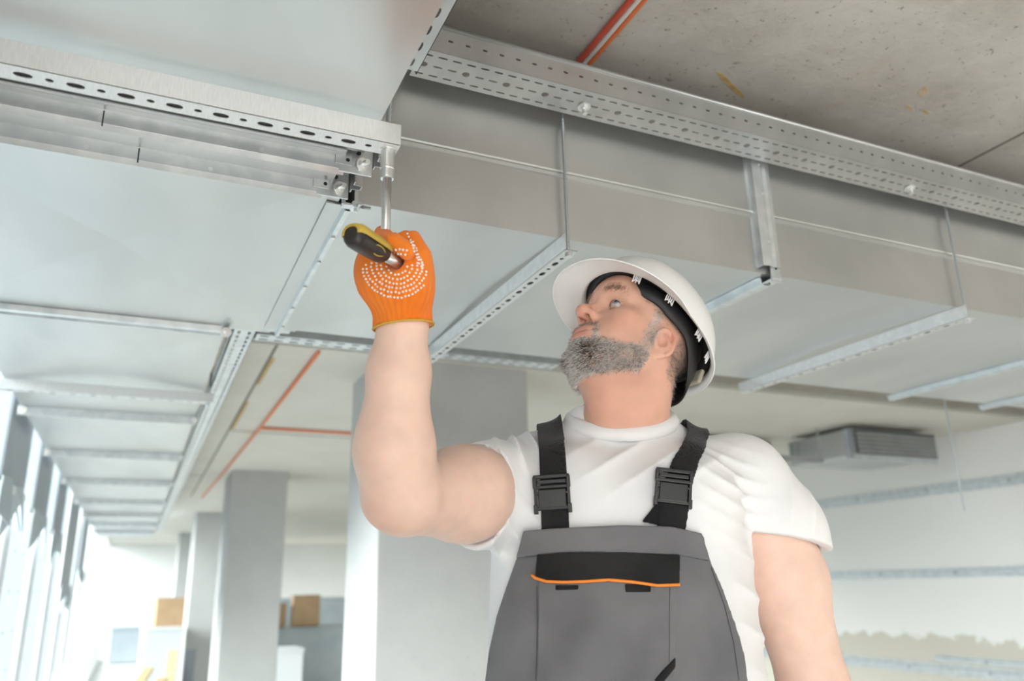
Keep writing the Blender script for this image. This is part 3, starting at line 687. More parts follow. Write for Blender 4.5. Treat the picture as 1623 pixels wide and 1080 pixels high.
def head(p):
    q = to_head(p)
    m = q.copy(); m[:, 1] = np.abs(m[:, 1])
    s = ell(q, (-.008, 0, .050), (.099, .078, .084))
    s = smin(s, ell(q, (.030, 0, .000), (.070, .064, .085)), .03)
    s = smin(s, ell(q, (.028, 0, -.048), (.062, .056, .052)), .03)
    s = smin(s, seg(m, (-.010, .055, -.042), (.030, .051, -.070), .022, .022), .03)
    s = smin(s, seg(m, (.030, .048, -.072), (.078, .012, -.094), .021, .019), .03)
    s = smin(s, ell(q, (.083, 0, -.094), (.019, .024, .018)), .02)
    s = smin(s, ell(m, (.062, .046, -.012), (.026, .024, .020)), .025)            # cheekbones
    s = smin(s, ell(m, (.055, .040, -.045), (.032, .022, .026)), .025)
    s = smin(s, seg(m, (.090, .008, .036), (.074, .048, .036), .012, .011), .018)  # brow
    s = smin(s, ell(q, (.086, 0, .062), (.022, .045, .03)), .03)
    s = smax(s, -ell(m, (.100, .032, .012), (.019, .019, .012)), .014)             # sockets
    s = smin(s, ell(q, (.088, 0, -.052), (.024, .032, .026)), .015)               # muzzle
    # nose
    s = smin(s, chain(q, [(.088, 0, .026), (.104, 0, .004), (.118, 0, -.015)], [.0075, .0085, .0115]), .010)
    s = smin(s, ell(q, (.119, 0, -.017), (.0125, .0130, .0110)), .006)
    s = smin(s, ell(m, (.105, .0135, -.0205), (.0125, .0085, .0095)), .006)
    s = smax(s, -ell(m, (.1090, .0085, -.0235), (.0090, .0052, .0165)), .0012)
    # lips
    s = smin(s, ell(q, (.1020, 0, -.0515), (.0100, .0270, .0048)), .006)
    s = smin(s, ell(q, (.1010, 0, -.0620), (.0100, .0235, .0058)), .006)
    s = smax(s, -ell(q, (.1130, 0, -.0568), (.0140, .0290, .0012)), .003)
    s = smax(s, -ell(q, (.1080, 0, -.0785), (.0090, .0200, .0060)), .008)
    # eyelids
    lid = np.maximum(sph(m, (.0805, .0320, .0130), .0142), -ell(m, (.0960, .0330, .0120), (.0125, .0125, .0046)))
    s = smin(s, lid, .003)
    s = smax(s, -sph(m, (.0805, .0320, .0130), .0122), .001)
    # ears
    a = math.radians(24); ca, sa = math.cos(a), math.sin(a)
    e = (m-V(.009, .0715, -.024))*f32(1.1); ef = e[:, 0]*ca+e[:, 1]*sa*-1; el = e[:, 0]*sa+e[:, 1]*ca
    # ear plate leans back and stands out behind
    t = math.radians(-10); ex = ef*math.cos(t)+e[:, 2]*math.sin(t); ez = -ef*math.sin(t)+e[:, 2]*math.cos(t)
    E = np.stack([ex+.012, el-.004, ez], 1)
    plate = ell(E, (0, 0, 0), (.0190, .0068, .0310))
    ring = np.full(len(p), 9.0, f32)
    an = np.radians(np.linspace(-65, 210, 15))
    RP = [(-.0172*math.cos(x), .0062, .0285*math.sin(x)) for x in an]
    ring = chain(E, RP, [.0042]*len(RP))
    anti = chain(E, [(.000, .0055, .016), (-.0085, .0062, .002), (-.006, .0058, -.013), (.004, .006, -.0155)], [.0036]*4)
    ear = smin(plate, ring, .003)
    ear = smax(ear, -ell(E, (.004, .0085, -.002), (.0085, .0068, .0115)), .003)
    ear = smax(ear, -ell(E, (-.0105, .0085, .010), (.0035, .0050, .0160)), .003)
    ear = smin(ear, anti, .003)
    ear = smin(ear, ell(E, (.006, .002, -.0245), (.0095, .0058, .0110)), .006)
    ear = smin(ear, ell(E, (.0150, .004, -.004), (.0045, .0050, .0070)), .004)     # tragus
    s = smin(s, ear, .005)
    return s*HS
NB = from_head((-.030, 0, -.045)); NB2 = from_head((-.018, 0, -.088))
def neck(p):
    s = seg(p, (.174, 1.335, 1.44), tuple(NB), .069, .057)
    s = smin(s, seg(p, (.174, 1.318, 1.45), tuple(from_head((.035, 0, -.080))), .044, .040), .03)
    return s
def head_b(p):
    d = np.linalg.norm(p-HO.astype(f32), axis=1); s = d-.16; m = d < .21
    if m.any(): s[m] = head(p[m])
    return s
def skin(p):
    s = smin(head_b(p), neck(p), .022)
    s = smin(s, torso(p, -.014), .03)
    s = smin(s, arm_r(p), .02); s = smin(s, arm_l(p), .02)
    s = smin(s, fingers_l(p), .015)
    # the hand inside the glove
    s = smin(s, ell(p, (-.145, .962, 1.632), (.030, .020, .040)), .02)
    return s
# ------------------------------------------------------------------ worker: skin
def skin_mat():
    m, N, L, p = nodes_of('skin'); p.inputs['Roughness'].default_value = .48; p.inputs['Specular IOR Level'].default_value = .35
    a = N.new('ShaderNodeVertexColor'); a.layer_name = 'tint'
    tc = N.new('ShaderNodeTexCoord'); n = N.new('ShaderNodeTexNoise'); n.inputs['Scale'].default_value = 38; n.inputs['Detail'].default_value = 4; L.new(tc.outputs['Object'], n.inputs['Vector'])
    r = N.new('ShaderNodeMapRange'); r.inputs['From Min'].default_value = .3; r.inputs['From Max'].default_value = .7; r.inputs['To Min'].default_value = .94; r.inputs['To Max'].default_value = 1.04; L.new(n.outputs['Fac'], r.inputs['Value'])
    x = N.new('ShaderNodeVectorMath'); x.operation = 'SCALE'; L.new(a.outputs['Color'], x.inputs[0]); L.new(r.outputs['Result'], x.inputs['Scale'])
    L.new(x.outputs[0], p.inputs['Base Color'])
    p.inputs['Subsurface Weight'].default_value = .35; p.inputs['Subsurface Radius'].default_value = (1, .35, .2); p.inputs['Subsurface Scale'].default_value = .005
    nb = N.new('ShaderNodeTexNoise'); nb.inputs['Scale'].default_value = 420; L.new(tc.outputs['Object'], nb.inputs['Vector'])
    b = N.new('ShaderNodeBump'); b.inputs['Strength'].default_value = .12; b.inputs['Distance'].default_value = .001; L.new(nb.outputs['Fac'], b.inputs['Height']); L.new(b.outputs['Normal'], p.inputs['Normal'])
    return m
M['skin'] = skin_mat()
def sstep(x, a, b):
    t = np.clip((x-a)/(b-a), 0, 1); return t*t*(3-2*t)
def beard_mask(q):
    """0..1 where the beard grows (head frame)"""
    f, l, u = q[:, 0], np.abs(q[:, 1]), q[:, 2]
    # upper border of the cheek beard falls from the sideburn towards the mouth corner
    top = np.interp(f, [-.02, .018, .036, .058, .078, .095, .12], [.02, .03, -.045, -.062, -.064, -.060, -.060])
    jaw = sstep(top-u, -.003, .010)*sstep(u, np.interp(f, [0, .04, .07, .1], [-.085, -.108, -.128, -.135]), np.interp(f, [0, .04, .07, .1], [-.072, -.095, -.114, -.122]))*sstep(f, .012, .022)
    side = sstep(f, .014, .020)*(1-sstep(f, .030, .040))*(l < .080)*sstep(.035-u, 0, .012)*sstep(u, -.09, -.06)*sstep(l, .045, .055)
    mous = sstep(.031-l, 0, .006)*sstep(u, -.0485, -.0465)*sstep(-.034-u, 0, .004)*sstep(f, .085, .092)
    corner = sstep(.038-l, 0, .005)*sstep(l, .027, .031)*sstep(u, -.075, -.07)*sstep(-.040-u, 0, .006)*sstep(f, .075, .083)
    m = np.maximum.reduce([jaw, side, mous, corner])
    lips = (l < .0270) & (u > -.0685) & (u < -.0465) & (f > .09)
    return np.where(lips, 0, m)
def hair_mask(q):
    f, l, u = q[:, 0], np.abs(q[:, 1]), q[:, 2]
    crown = sstep(u, .030, .042)*(1-sstep(f, .052, .066))
    back = (1-sstep(f, -.038, -.024))*sstep(u, -.062, -.045)
    side = sstep(u, .018, .030)*(1-sstep(f, .030, .042))*sstep(l, .05, .06)
    return np.maximum.reduce([crown, back, side])
def skin_tint(P):
    base = np.array([.84, .59, .485]); n = len(P); c = np.tile(base, (n, 1))
    p = P.astype(f32); q = to_head(p); inh = (np.linalg.norm(q, axis=1) < .175)
    f, l, u = q[:, 0], np.abs(q[:, 1]), q[:, 2]
    def mixc(w, col): 
        nonlocal c; w = np.where(inh, w, 0)[:, None]; c = c*(1-w)+np.array(col)*w
    mixc(np.full(n, .75), (.70, .385, .275))
    mixc(.7*np.exp(-((f-.065)**2+(l-.045)**2+(u+.022)**2)/.0007), (.70, .29, .20))
    mixc(.6*np.exp(-((f-.118)**2+l**2+(u+.018)**2)/.0004), (.70, .28, .20))
    mixc(.65*np.exp(-((f+.02)**2+(l-.085)**2+(u-.0)**2)/.0012), (.70, .28, .20))
    lip = np.maximum(np.exp(-(((u+.0515)/.0045)**4+(l/.026)**6)), np.exp(-(((u+.062)/.0055)**4+(l/.023)**6)))*(f > .092)
    mixc(lip*.85, (.62, .25, .20))
    mixc(.65*beard_mask(q), (.62, .53, .47))
    mixc(.55*hair_mask(q), (.30, .25, .21))
    # neck slightly redder
    w = sstep(1.60-P[:, 2], 0, .05)*sstep(P[:, 2], 1.46, 1.50)*(np.abs(P[:, 0]-.18) < .1)*.5
    c = c*(1-w[:, None])+np.array([.70, .37, .27])*w[:, None]
    # elbows
    w = .5*np.exp(-np.sum((P-np.array([-.175, 1.04, 1.338]))**2, 1)/.0009); c = c*(1-w[:, None])+np.array([.70, .30, .21])*w[:, None]
    return c
sv, sq = mesh_sdf(skin, (-.225, .91, .66), (.545, 1.52, 1.78), .0027, 2, 1.15)
sdf_obj('body', sv, sq, M['skin'], MAN, BASE, skin_tint(sv))

# eyes
def uv_sphere(mb, c, r, axis, up, n=24, m=16, a0=0.0, a1=math.pi):
    c = np.array(c, float); ax = np.array(axis, float)/np.linalg.norm(axis); up = np.array(up, float); s_ = np.cross(ax, up); s_ /= np.linalg.norm(s_); u2 = np.cross(s_, ax)
    v = []; f = []
    for i in range(m+1):
        th = a0+(a1-a0)*i/m
        for k in range(n):
            ph = 2*math.pi*k/n; v.append(c+r*(math.cos(th)*ax+math.sin(th)*(math.cos(ph)*s_+math.sin(ph)*u2)))
    for i in range(m):
        for k in range(n): f.append((i*n+k, i*n+(k+1) % n, (i+1)*n+(k+1) % n, (i+1)*n+k))
    return mb.add(v, f)
M['eyeball'] = mat('eye_white', (.60, .56, .54), rough=.15)
M['iris'] = mat('iris_grey_blue', (.22, .30, .34), rough=.1)
M['pupil'] = mat('pupil', (.01, .01, .01), rough=.1)
gaze = HF*.86+HU*.20+HL*.42; gaze /= np.linalg.norm(gaze)
for sgn in (1, -1):
    c = from_head((.0805, .032*sgn, .013))-BASE
    e = uv_sphere(MB(), c, .0122*HS, gaze, HL).build('eye', M['eyeball'], MAN, True)
    uv_sphere(MB(), c, .01232*HS, gaze, HL, 24, 5, 0, .50).build('iris', M['iris'], e, True)
    uv_sphere(MB(), c, .01244*HS, gaze, HL, 20, 4, 0, .20).build('pupil', M['pupil'], e, True)

for sgn in (1, -1):
    pts = []
    for t in np.linspace(-1, 1, 13):
        l_ = .0330+.0120*t; u_ = .0120+.0046*math.sqrt(max(0, 1-t*t)); f_ = .0805+math.sqrt(max(1e-6, .0143**2-(l_-.032)**2-(u_-.013)**2)); pts.append(from_head((f_, l_*sgn, u_))-BASE)
    MB().tube(pts, .0006, 6).build('lash_line', mat('lashes', (.10, .06, .045), rough=.6), MAN, True)
# hair strands: beard, brows, cropped hair
def hair_mat(name, cols):
    m, N, L, p = nodes_of(name); p.inputs['Roughness'].default_value = .5
    a = N.new('ShaderNodeVertexColor'); a.layer_name = 'tint'; L.new(a.outputs['Color'], p.inputs['Base Color']); return m
M['hair'] = hair_mat('hair', None)
VN = None
def vnormals(V_, Q_):
    n = np.cross(V_[Q_[:, 2]]-V_[Q_[:, 0]], V_[Q_[:, 3]]-V_[Q_[:, 1]]); out = np.zeros_like(V_)
    for k in range(4): np.add.at(out, Q_[:, k], n)
    return out/(np.linalg.norm(out, axis=1)[:, None]+1e-12)
near_head = np.linalg.norm(sv-HO, axis=1) < .20
VN = vnormals(sv, sq)
qh = to_head(sv.astype(f32))
def strands(name, weight, count, ln, wid, comb, colfn, droop=.35, out=.5):
    w = np.where(near_head, weight, 0).astype(float); w /= w.sum()
    idx = rng.choice(len(sv), count, p=w); P = sv[idx]+rng.normal(size=(count, 3))*.0011; Nn = VN[idx]; H = qh[idx]
    L_ = ln*rng.uniform(.55, 1.25, count)
    d0 = Nn*out+comb(H)+rng.normal(size=(count, 3))*.28; d0 /= np.linalg.norm(d0, axis=1)[:, None]
    d1 = d0+comb(H)*droop+rng.normal(size=(count, 3))*.22; d1 /= np.linalg.norm(d1, axis=1)[:, None]
    a = P-Nn*.0008; b = a+d0*(L_*.5)[:, None]; c = b+d1*(L_*.5)[:, None]
    s0 = np.cross(d0, rng.normal(size=(count, 3))); s0 /= np.linalg.norm(s0, axis=1)[:, None]; s1 = np.cross(d0, s0)
    W = (wid*rng.uniform(.7, 1.2, count))[:, None]
    tri = []
    for t, pp, ww in ((0, a, 1.0), (1, b, .8)):
        for k in range(3):
            an = 2*math.pi*k/3; tri.append(pp+W*ww*(math.cos(an)*s0+math.sin(an)*s1))
    vv = np.stack(tri+[c], 1)                       # count,7,3
    base = (np.arange(count)*7)[:, None]
    fq = []
    for k in range(3):
        j = (k+1) % 3; fq.append(np.concatenate([base+k, base+j, base+3+j, base+3+k], 1))
    ft = [np.concatenate([base+3+k, base+3+(k+1) % 3, base+6], 1) for k in range(3)]
    faces = [tuple(x) for q in fq for x in q]+[tuple(x) for q in ft for x in q]
    me = bpy.data.meshes.new(name); me.from_pydata((vv.reshape(-1, 3)-BASE).tolist(), [], faces)
    col = np.repeat(colfn(H), 7, axis=0); at = me.color_attributes.new('tint', 'FLOAT_COLOR', 'POINT')
    at.data.foreach_set('color', np.concatenate([col, np.ones((len(col), 1))], 1).astype(f32).ravel())
    me.materials.append(M['hair']); o = bpy.data.objects.new(name, me); COL.objects.link(o); o.parent = MAN; o['kind'] = 'stuff'; return o
def cdir(fn):
    return lambda H: fn(H)@RH
def beard_col(H):
    n = len(H); t = rng.uniform(size=n); white = np.array([.88, .86, .84]); grey = np.array([.55, .50, .46]); dark = np.array([.07, .05, .04]); br = np.array([.32, .20, .13])
    # darker patch beside the chin
    dk = np.exp(-((H[:, 0]-.088)**2+(np.abs(H[:, 1])-.024)**2+(H[:, 2]+.094)**2)/.00030)
    ms = (H[:, 2] > -.055) & (H[:, 0] > .08)
    pd = np.clip(.05+.85*dk, 0, 1)*np.where(ms, .15, 1); c = np.where((t < .70)[:, None], white, np.where((t < .90)[:, None], grey, br))
    c = np.where((rng.uniform(size=n) < pd)[:, None], dark, c)
    c = np.where((ms & (rng.uniform(size=n) < .6))[:, None], np.array([.40, .27, .19]), c)
    return c*rng.uniform(.8, 1.15, n)[:, None]
bm_ = beard_mask(qh)
chin = np.exp(-((qh[:, 0]-.085)**2+qh[:, 1]**2+(qh[:, 2]+.105)**2)/.0016)
below = sstep(-.045-qh[:, 2], 0, .03)
strands('beard', bm_*(below+.12)*(qh[:, 2] < -.052), 13500, .0098, .00031, cdir(lambda H: np.stack([.35+0*H[:, 0], H[:, 1]*4, -.8+0*H[:, 0]], 1)), beard_col)
strands('moustache', bm_*(qh[:, 2] >= -.056)*(qh[:, 0] > .07), 1100, .006, .00026, cdir(lambda H: np.stack([.1+0*H[:, 0], np.sign(H[:, 1])*.9, -.8+0*H[:, 0]], 1)), beard_col)
strands('sideburn', bm_*(qh[:, 0] < .045)*(qh[:, 2] > -.065), 1100, .007, .00028, cdir(lambda H: np.stack([.1+0*H[:, 0], 0*H[:, 1], -1.0+0*H[:, 0]], 1)), lambda H: beard_col(H)*.85)
brow = np.exp(-((np.abs(qh[:, 1])-.030)/.017)**4-((qh[:, 2]-(.036+.004*(1-((np.abs(qh[:, 1])-.03)/.02)**2)))/.0042)**2)*(qh[:, 0] > .06)
strands('eyebrow', brow, 420, .009, .00022, cdir(lambda H: np.stack([0*H[:, 0], np.sign(H[:, 1])*1.6, .25+0*H[:, 0]], 1)), lambda H: np.tile(np.array([.30, .20, .13]), (len(H), 1))*rng.uniform(.7, 1.3, len(H))[:, None], out=.3)
strands('cropped_hair', hair_mask(qh)*(qh[:, 2] < .06), 3800, .006, .00028, cdir(lambda H: np.stack([-.7+0*H[:, 0], 0*H[:, 1], -.5+0*H[:, 0]], 1)), lambda H: np.where((rng.uniform(size=len(H)) < .4)[:, None], np.array([.36, .31, .28]), np.array([.10, .075, .06])))

# ------------------------------------------------------------------ worker: white shirt
def fabric(name, c1, c2, weave=900, bump=.15, rough=.85, sheen=.15):
    m = mat(name, c1, c2, scale=12, rough=rough, bump=bump, bscale=weave, sheen=sheen, spec=.2); return m
M['shirt'] = fabric('white_cotton', (.80, .80, .81), (.84, .84, .845), 500, .10)
M['bib'] = fabric('grey_twill', (.150, .150, .158), (.185, .185, .195), 700, .22)
M['black_cloth'] = fabric('black_webbing', (.011, .011, .012), (.024, .024, .025), 700, .25)
M['buckle'] = mat('black_buckle', (.016, .016, .017), rough=.38)
M['piping'] = mat('orange_piping', (.90, .26, .03), rough=.6)
M['stitch'] = mat('stitching', (.075, .075, .08), rough=.9)
SLR_N = np.array(ELR)-np.array(SHR); SLR_N /= np.linalg.norm(SLR_N); SLR_N = SLR_N+np.array([-.10, .10, .12]); SLR_N /= np.linalg.norm(SLR_N)
SLR_P = np.array([-.062, 1.205, 1.385])
SLL_N = np.array([-.16, -.10, -1.0]); SLL_N /= np.linalg.norm(SLL_N); SLL_P = np.array([.428, 1.33, 1.308])
def crease(x):
    return np.clip(1-np.abs(np.sin(x*.5)), 0, 1)**1.6*1.5-.35
def folds(p):
    x, y, z = p[:, 0], p[:, 1], p[:, 2]; w = wob(p, 3, 9.0); w2 = wob(p, 4, 16.0)
    front = sstep(1.34-y, 0, .06)
    # drags sweeping from the hanging arm across the chest
    r1 = np.sqrt((x-.44)**2+(z-1.62)**2)
    d = .0080*crease(r1*265+3.0*w+(x-.3)*10)*np.exp(-((x-.318)/.052)**2-((z-1.385)/.062)**2)*(.6+.5*w2)
    # bunching at the raised shoulder
    d += .0105*crease((x*.9+z*.30)*230+2.2*w)*np.exp(-((x-.012)/.040)**2-((z-1.462)/.036)**2)
    # soft diagonals below the collar and at the sides
    d += .0055*crease((z*.85-x*.55)*150+2.4*w)*np.exp(-((x-.20)/.10)**2-((z-1.425)/.045)**2)
    d += .0040*crease((z*.9+x*.45)*120+2.0*w)*np.exp(-((x-.350)/.035)**2-((z-1.20)/.10)**2)
    d += .0040*crease((z*.7+x*.9)*150+1.8*w)*np.exp(-((x+.01)/.035)**2-((z-1.30)/.07)**2)
    d += .0050*crease((x*.95-z*.30)*150+2.4*w)*np.exp(-((x-.455)/.05)**2-((z-1.37)/.06)**2)
    return d*(.3+.7*front)+.0011*wob(p, 8, 26)
def shirt_outer(p):
    s = torso(p, .004)
    a = chain(p, [(.03, 1.328, 1.412), (-.03, 1.255, 1.393), (-.075, 1.19, 1.380)], [.074, .074, .0735], .02)
    a = smin(a, ell(p, (-.052, 1.215, 1.338), (.030, .045, .034)), .03)
    s = smin(s, a, .035)
    a = chain(p, [(.375, 1.345, 1.410), (.415, 1.35, 1.335), (.437, 1.352, 1.27)], [.078, .080, .080], .02)
    a = smin(a, ell(p, (.468, 1.345, 1.325), (.030, .05, .045)), .025)
    return smin(s, a, .03)
def shirt(p):
    s = shirt_outer(p)-folds(p)
    pf = p.astype(f32)
    s = np.maximum(s, np.where(p[:, 0] < .04, (pf-SLR_P.astype(f32))@SLR_N.astype(f32), -1))
    s = np.maximum(s, np.where(p[:, 0] > .365, (pf-SLL_P.astype(f32))@SLL_N.astype(f32), -1))
    s = np.maximum(s, .93-p[:, 2])
    # hollow so that arms and neck come out of openings
    nr = (SLR_P.astype(f32)-pf)@SLR_N.astype(f32)-.008; nl = (SLL_P.astype(f32)-pf)@SLL_N.astype(f32)-.010
    s = np.maximum(s, -np.maximum(arm_r(p, .0022), nr)); s = np.maximum(s, -np.maximum(arm_l(p, .0022), nl))
    s = np.maximum(s, -seg(p, (.180, 1.335, 1.43), (.179, 1.312, 1.60), .046, .084))
    return s
tv, tq = mesh_sdf(shirt, (-.16, 1.09, .92), (.56, 1.52, 1.56), .0034, 2, 1.5)
SH = sdf_obj('t_shirt', tv, tq, M['shirt'], MAN, BASE)
# ribbed collar
cp_ = []
for k in range(41):
    a = 2*math.pi*k/40; cp_.append(np.array([.178+.083*math.sin(a), 1.312-.074*math.cos(a), 1.512-.030*math.cos(a)-.004*math.cos(2*a)]))
rows = []
for i, p in enumerate(cp_[:-1]):
    out = p-np.array([.178, 1.312, 1.512]); out[2] = 0; out /= np.linalg.norm(out)
    rows.append([p+out*.0120+Z_*-.019, p+out*.0125+Z_*-.006, p+out*.007+Z_*.005, p+out*.000+Z_*.008, p-out*.004+Z_*.003, p-out*.003-Z_*.014])
v = [q-BASE for r_ in rows for q in r_]; n6 = 6; f = []
for i in range(40):
    for k in range(6):
        f.append((i*6+k, i*6+(k+1) % 6, ((i+1) % 40)*6+(k+1) % 6, ((i+1) % 40)*6+k))
obj('collar', v, f, M['shirt'], SH, True)
# sleeve hem seams
def ring_on(P0, N0, sdf, inset, name, m, parent, rad=.0012, n=48, only=None):
    N0 = N0/np.linalg.norm(N0); a = np.cross(N0, [0, .3, 1]); a /= np.linalg.norm(a); b = np.cross(N0, a); pts = []
    for k in range(n+1):
        an = 2*math.pi*k/n; d = math.cos(an)*a+math.sin(an)*b; t = .04
        for _ in range(40):
            dd = float(sdf((P0-N0*inset+d*t)[None].astype(f32))[0]); t -= dd*.7
        pts.append(P0-N0*inset+d*t-BASE)
    MB().tube(pts, rad, 6).build(name, m, parent, True)

# ------------------------------------------------------------------ worker: overalls
def cloth_core(p): return torso(p, .006)-.0008*wob(p, 8, 26)
def px_poly(pts, sdf): return [tuple(hit(sdf, x, y)[0][[0, 2]]) for x, y in pts]
BIBP = px_poly([(831, 843), (900, 838), (990, 834), (1060, 836), (1112, 847)], cloth_core)
EDR = px_poly([(1124, 890), (1142, 930), (1160, 985), (1173, 1035), (1180, 1078)], cloth_core)
EDL = px_poly([(772, 1078), (776, 1030), (788, 975), (803, 930), (818, 888)], cloth_core)
BIB_POLY = BIBP+EDR+[(EDR[-1][0]+.03, 1.06), (.60, 1.03), (.60, .85), (-.30, .85), (-.30, 1.03), (EDL[0][0]-.02, 1.06)]+EDL
def bib_folds(p):
    w = wob(p, 5, 7.0); x, z = p[:, 0], p[:, 2]
    return .0055*np.sin((z*.45-x*.85)*58+1.8*w)*sstep(1.25-z, 0, .07)+.0035*np.sin((x+.3*z)*52+2*w)*sstep(1.26-z, 0, .06)+.0012*w+.0012*wob(p, 12, 30)*sstep(1.27-z, 0, .05)
def legs(p):
    s = None
    for sx, k in ((1, .0), (-1, 0)):
        cx = .165+sx*.098
        q = chain(p, [(cx, 1.345, .86), (cx+sx*.012, 1.335, .50), (cx+sx*.022, 1.355, .10)], [.108, .086, .078], .04)
        s = q if s is None else smin(s, q, .03)
    return smin(s, stack(p, .014), .04)
def overalls(p):
    core = cloth_core(p)-bib_folds(p)
    sh = np.maximum(core-.010, -(core-.003))
    poly = poly2(p[:, 0], p[:, 2], BIB_POLY)
    bib = np.maximum(sh, poly)
    # the back stays low
    bib = np.maximum(bib, np.where(p[:, 1] > 1.335, p[:, 2]-1.06, -1))
    lg = np.maximum(legs(p)-.006-.002*wob(p, 9, 14), p[:, 2]-.97)
    lg = np.maximum(lg, .075-p[:, 2])
    return np.minimum(bib, lg)
ov, oq = mesh_sdf(overalls, (-.12, 1.10, .05), (.46, 1.54, 1.36), .0036, 1, 1.5)
OV = sdf_obj('bib_overalls', ov, oq, M['bib'], MAN, BASE)
bib_surf = lambda p: cloth_core(p)-bib_folds(p)-.010
def patch(name, pts, m, parent, lift, th, sdf=None, h=.0022, rnd=.0):
    """cloth piece lying on the bib, outline given by photograph points"""
    sdf = sdf or bib_surf
    P = px_poly(pts, sdf); P3 = np.array([hit(sdf, *q)[0] for q in pts]); lo = P3.min(0)-.03; hi = P3.max(0)+.03
    fn = lambda p: np.maximum(np.maximum(sdf(p)-lift-th, -(sdf(p)-lift)), np.maximum(poly2(p[:, 0], p[:, 2], P), p[:, 1]-1.335))
    v_, q_ = mesh_sdf(fn, lo, hi, h, 1, 1.5)
    return sdf_obj(name, v_, q_, m, parent, BASE)
patch('bib_hem', [(830, 842), (900, 837), (990, 833), (1062, 835), (1112, 846), (1125, 890), (1076, 881), (1000, 878), (930, 876), (880, 878), (818, 885)], M['bib'], OV, -.003, .0075)
patch('pocket', [(853, 900), (960, 905), (1073, 905), (1072, 1000), (1070, 1079), (851, 1079), (852, 1000)], M['bib'], OV, -.003, .0058)
patch('pocket_flap', [(851, 880), (900, 876), (990, 876), (1077, 880), (1076, 927), (1040, 930), (990, 922), (930, 924), (880, 923), (848, 914)], M['black_cloth'], OV, -.001, .0085, h=.002)
for pts in ([(880, 928), (917, 928), (916, 935), (880, 936)], [(990, 926), (1031, 928), (1031, 939), (991, 939)]):
    patch('hook_tab', pts, M['black_cloth'], OV, .000, .0052, h=.0014)
patch('diagonal_trim', [(1035, 1080), (1050, 1062), (1070, 1042), (1070, 1058), (1052, 1080)], M['black_cloth'], OV, .000, .0052, h=.0016)
def seam(name, pts, rad, m, parent, lift=.0, sdf=None):
    sdf = sdf or bib_surf; out = []
    for i in range(len(pts)-1):
        n = max(2, int(math.hypot(pts[i+1][0]-pts[i][0], pts[i+1][1]-pts[i][1])/6))
        for k in range(n): out.append((pts[i][0]+(pts[i+1][0]-pts[i][0])*k/n, pts[i][1]+(pts[i+1][1]-pts[i][1])*k/n))
    out.append(pts[-1]); P = []
    for q in out:
        a, n = hit(sdf, *q); P.append(a+n*lift-BASE)
    return MB().tube(P, rad, 8).build(name, m, parent, True)
seam('orange_piping', [(846, 913), (851, 918), (868, 923), (895, 924), (930, 923), (965, 921), (1000, 924), (1040, 929), (1075, 928)], .0022, M['piping'], OV, .0068)
seam('stitch_line', [(852, 930), (852, 1000), (851, 1078)], .0006, M['stitch'], OV, .0026)
seam('stitch_line', [(1061, 932), (1060, 1000), (1059, 1050)], .0005, M['stitch'], OV, .0028)
seam('stitch_line', [(821, 884), (860, 881), (880, 877), (980, 877), (1076, 880), (1122, 889)], .0005, M['stitch'], OV, .0034)
seam('stitch_line', [(1127, 900), (1148, 960), (1163, 1020), (1171, 1078)], .0005, M['stitch'], OV, .0006)

# straps over the shoulders
def strap_shape(p, pts, w):
    s = np.interp(p[:, 2], [q[1] for q in pts][::-1], [q[0] for q in pts][::-1]).astype(f32); return np.abs(p[:, 0]-s)-w
strap_core = lambda p: shirt_outer(p)-.0015
def strap(name, cl, wid, ztop=1.56):
    C3 = [hit(strap_core, *q)[0] for q in cl]; L_ = [(q[0], q[2]) for q in C3]
    zt = L_[0][1]; L_ = [(L_[0][0]+(L_[0][0]-L_[1][0])*.35, zt+.05)]+L_+[(L_[-1][0]+(L_[-1][0]-L_[-2][0])*.4, L_[-1][1]-.03)]
    def fn(p):
        c = strap_core(p); return np.maximum(np.maximum(np.maximum(c-.0085, -(c-.0055)), strap_shape(p, L_, wid)), 1.30-p[:, 2])
    v_, q_ = mesh_sdf(fn, (min(q[0] for q in L_)-.06, 1.14, 1.28), (max(q[0] for q in L_)+.06, 1.50, 1.58), .0024, 1, 1.4)
    return sdf_obj(name, v_, q_, M['black_cloth'], OV, BASE)
strap('shoulder_strap', [(873, 700), (876, 740), (878, 780), (880, 836)], .0205)
strap('shoulder_strap', [(1104, 690), (1086, 730), (1072, 770), (1063, 836)], .0215)
def buckle(cx, cy, ang):
    p, n = hit(strap_core, cx, cy); n = n/np.linalg.norm(n)
    up = Z_-n*(Z_@n); up /= np.linalg.norm(up); sd = np.cross(up, n); c, s_ = math.cos(ang), math.sin(ang); ux = sd*c+up*s_; uy = up*c-sd*s_
    o = p+n*.0105-BASE; root = empty('strap_buckle'); root.parent = OV
    b = MB()
    b.obox(o+uy*.0235, ux*.0265, uy*.0028, n*.0035); b.obox(o+uy*.0085, ux*.0265, uy*.0025, n*.0035)
    for s in (-1, 1): b.obox(o+ux*s*.0245+uy*.0155, ux*.0028, uy*.0085, n*.004)
    b.obox(o+uy*.0162, ux*.0215, uy*.0030, n*.0022)
    b.build('ladder_frame', M['buckle'], root, bevel=.0012)
    b = MB(); b.obox(o-uy*.0085, ux*.0205, uy*.0135, n*.0042); b.obox(o-uy*.0220, ux*.0260, uy*.0030, n*.0035)
    b.build('clasp', M['buckle'], root, bevel=.0015)
    for s in (-1, 1):
        b = MB(); b.obox(o+ux*s*.0240-uy*.0045, ux*.0022, uy*.0120, n*.003); b.obox(o+ux*s*.0245-uy*.0230, ux*.0030, uy*.0065, n*.004); b.obox(o+ux*s*.0222-uy*.0005, ux*.003, uy*.0018, n*.0035)
        b.build('prong', M['buckle'], root, bevel=.0008)
buckle(876, 783, .03); buckle(1066, 775, -.15)
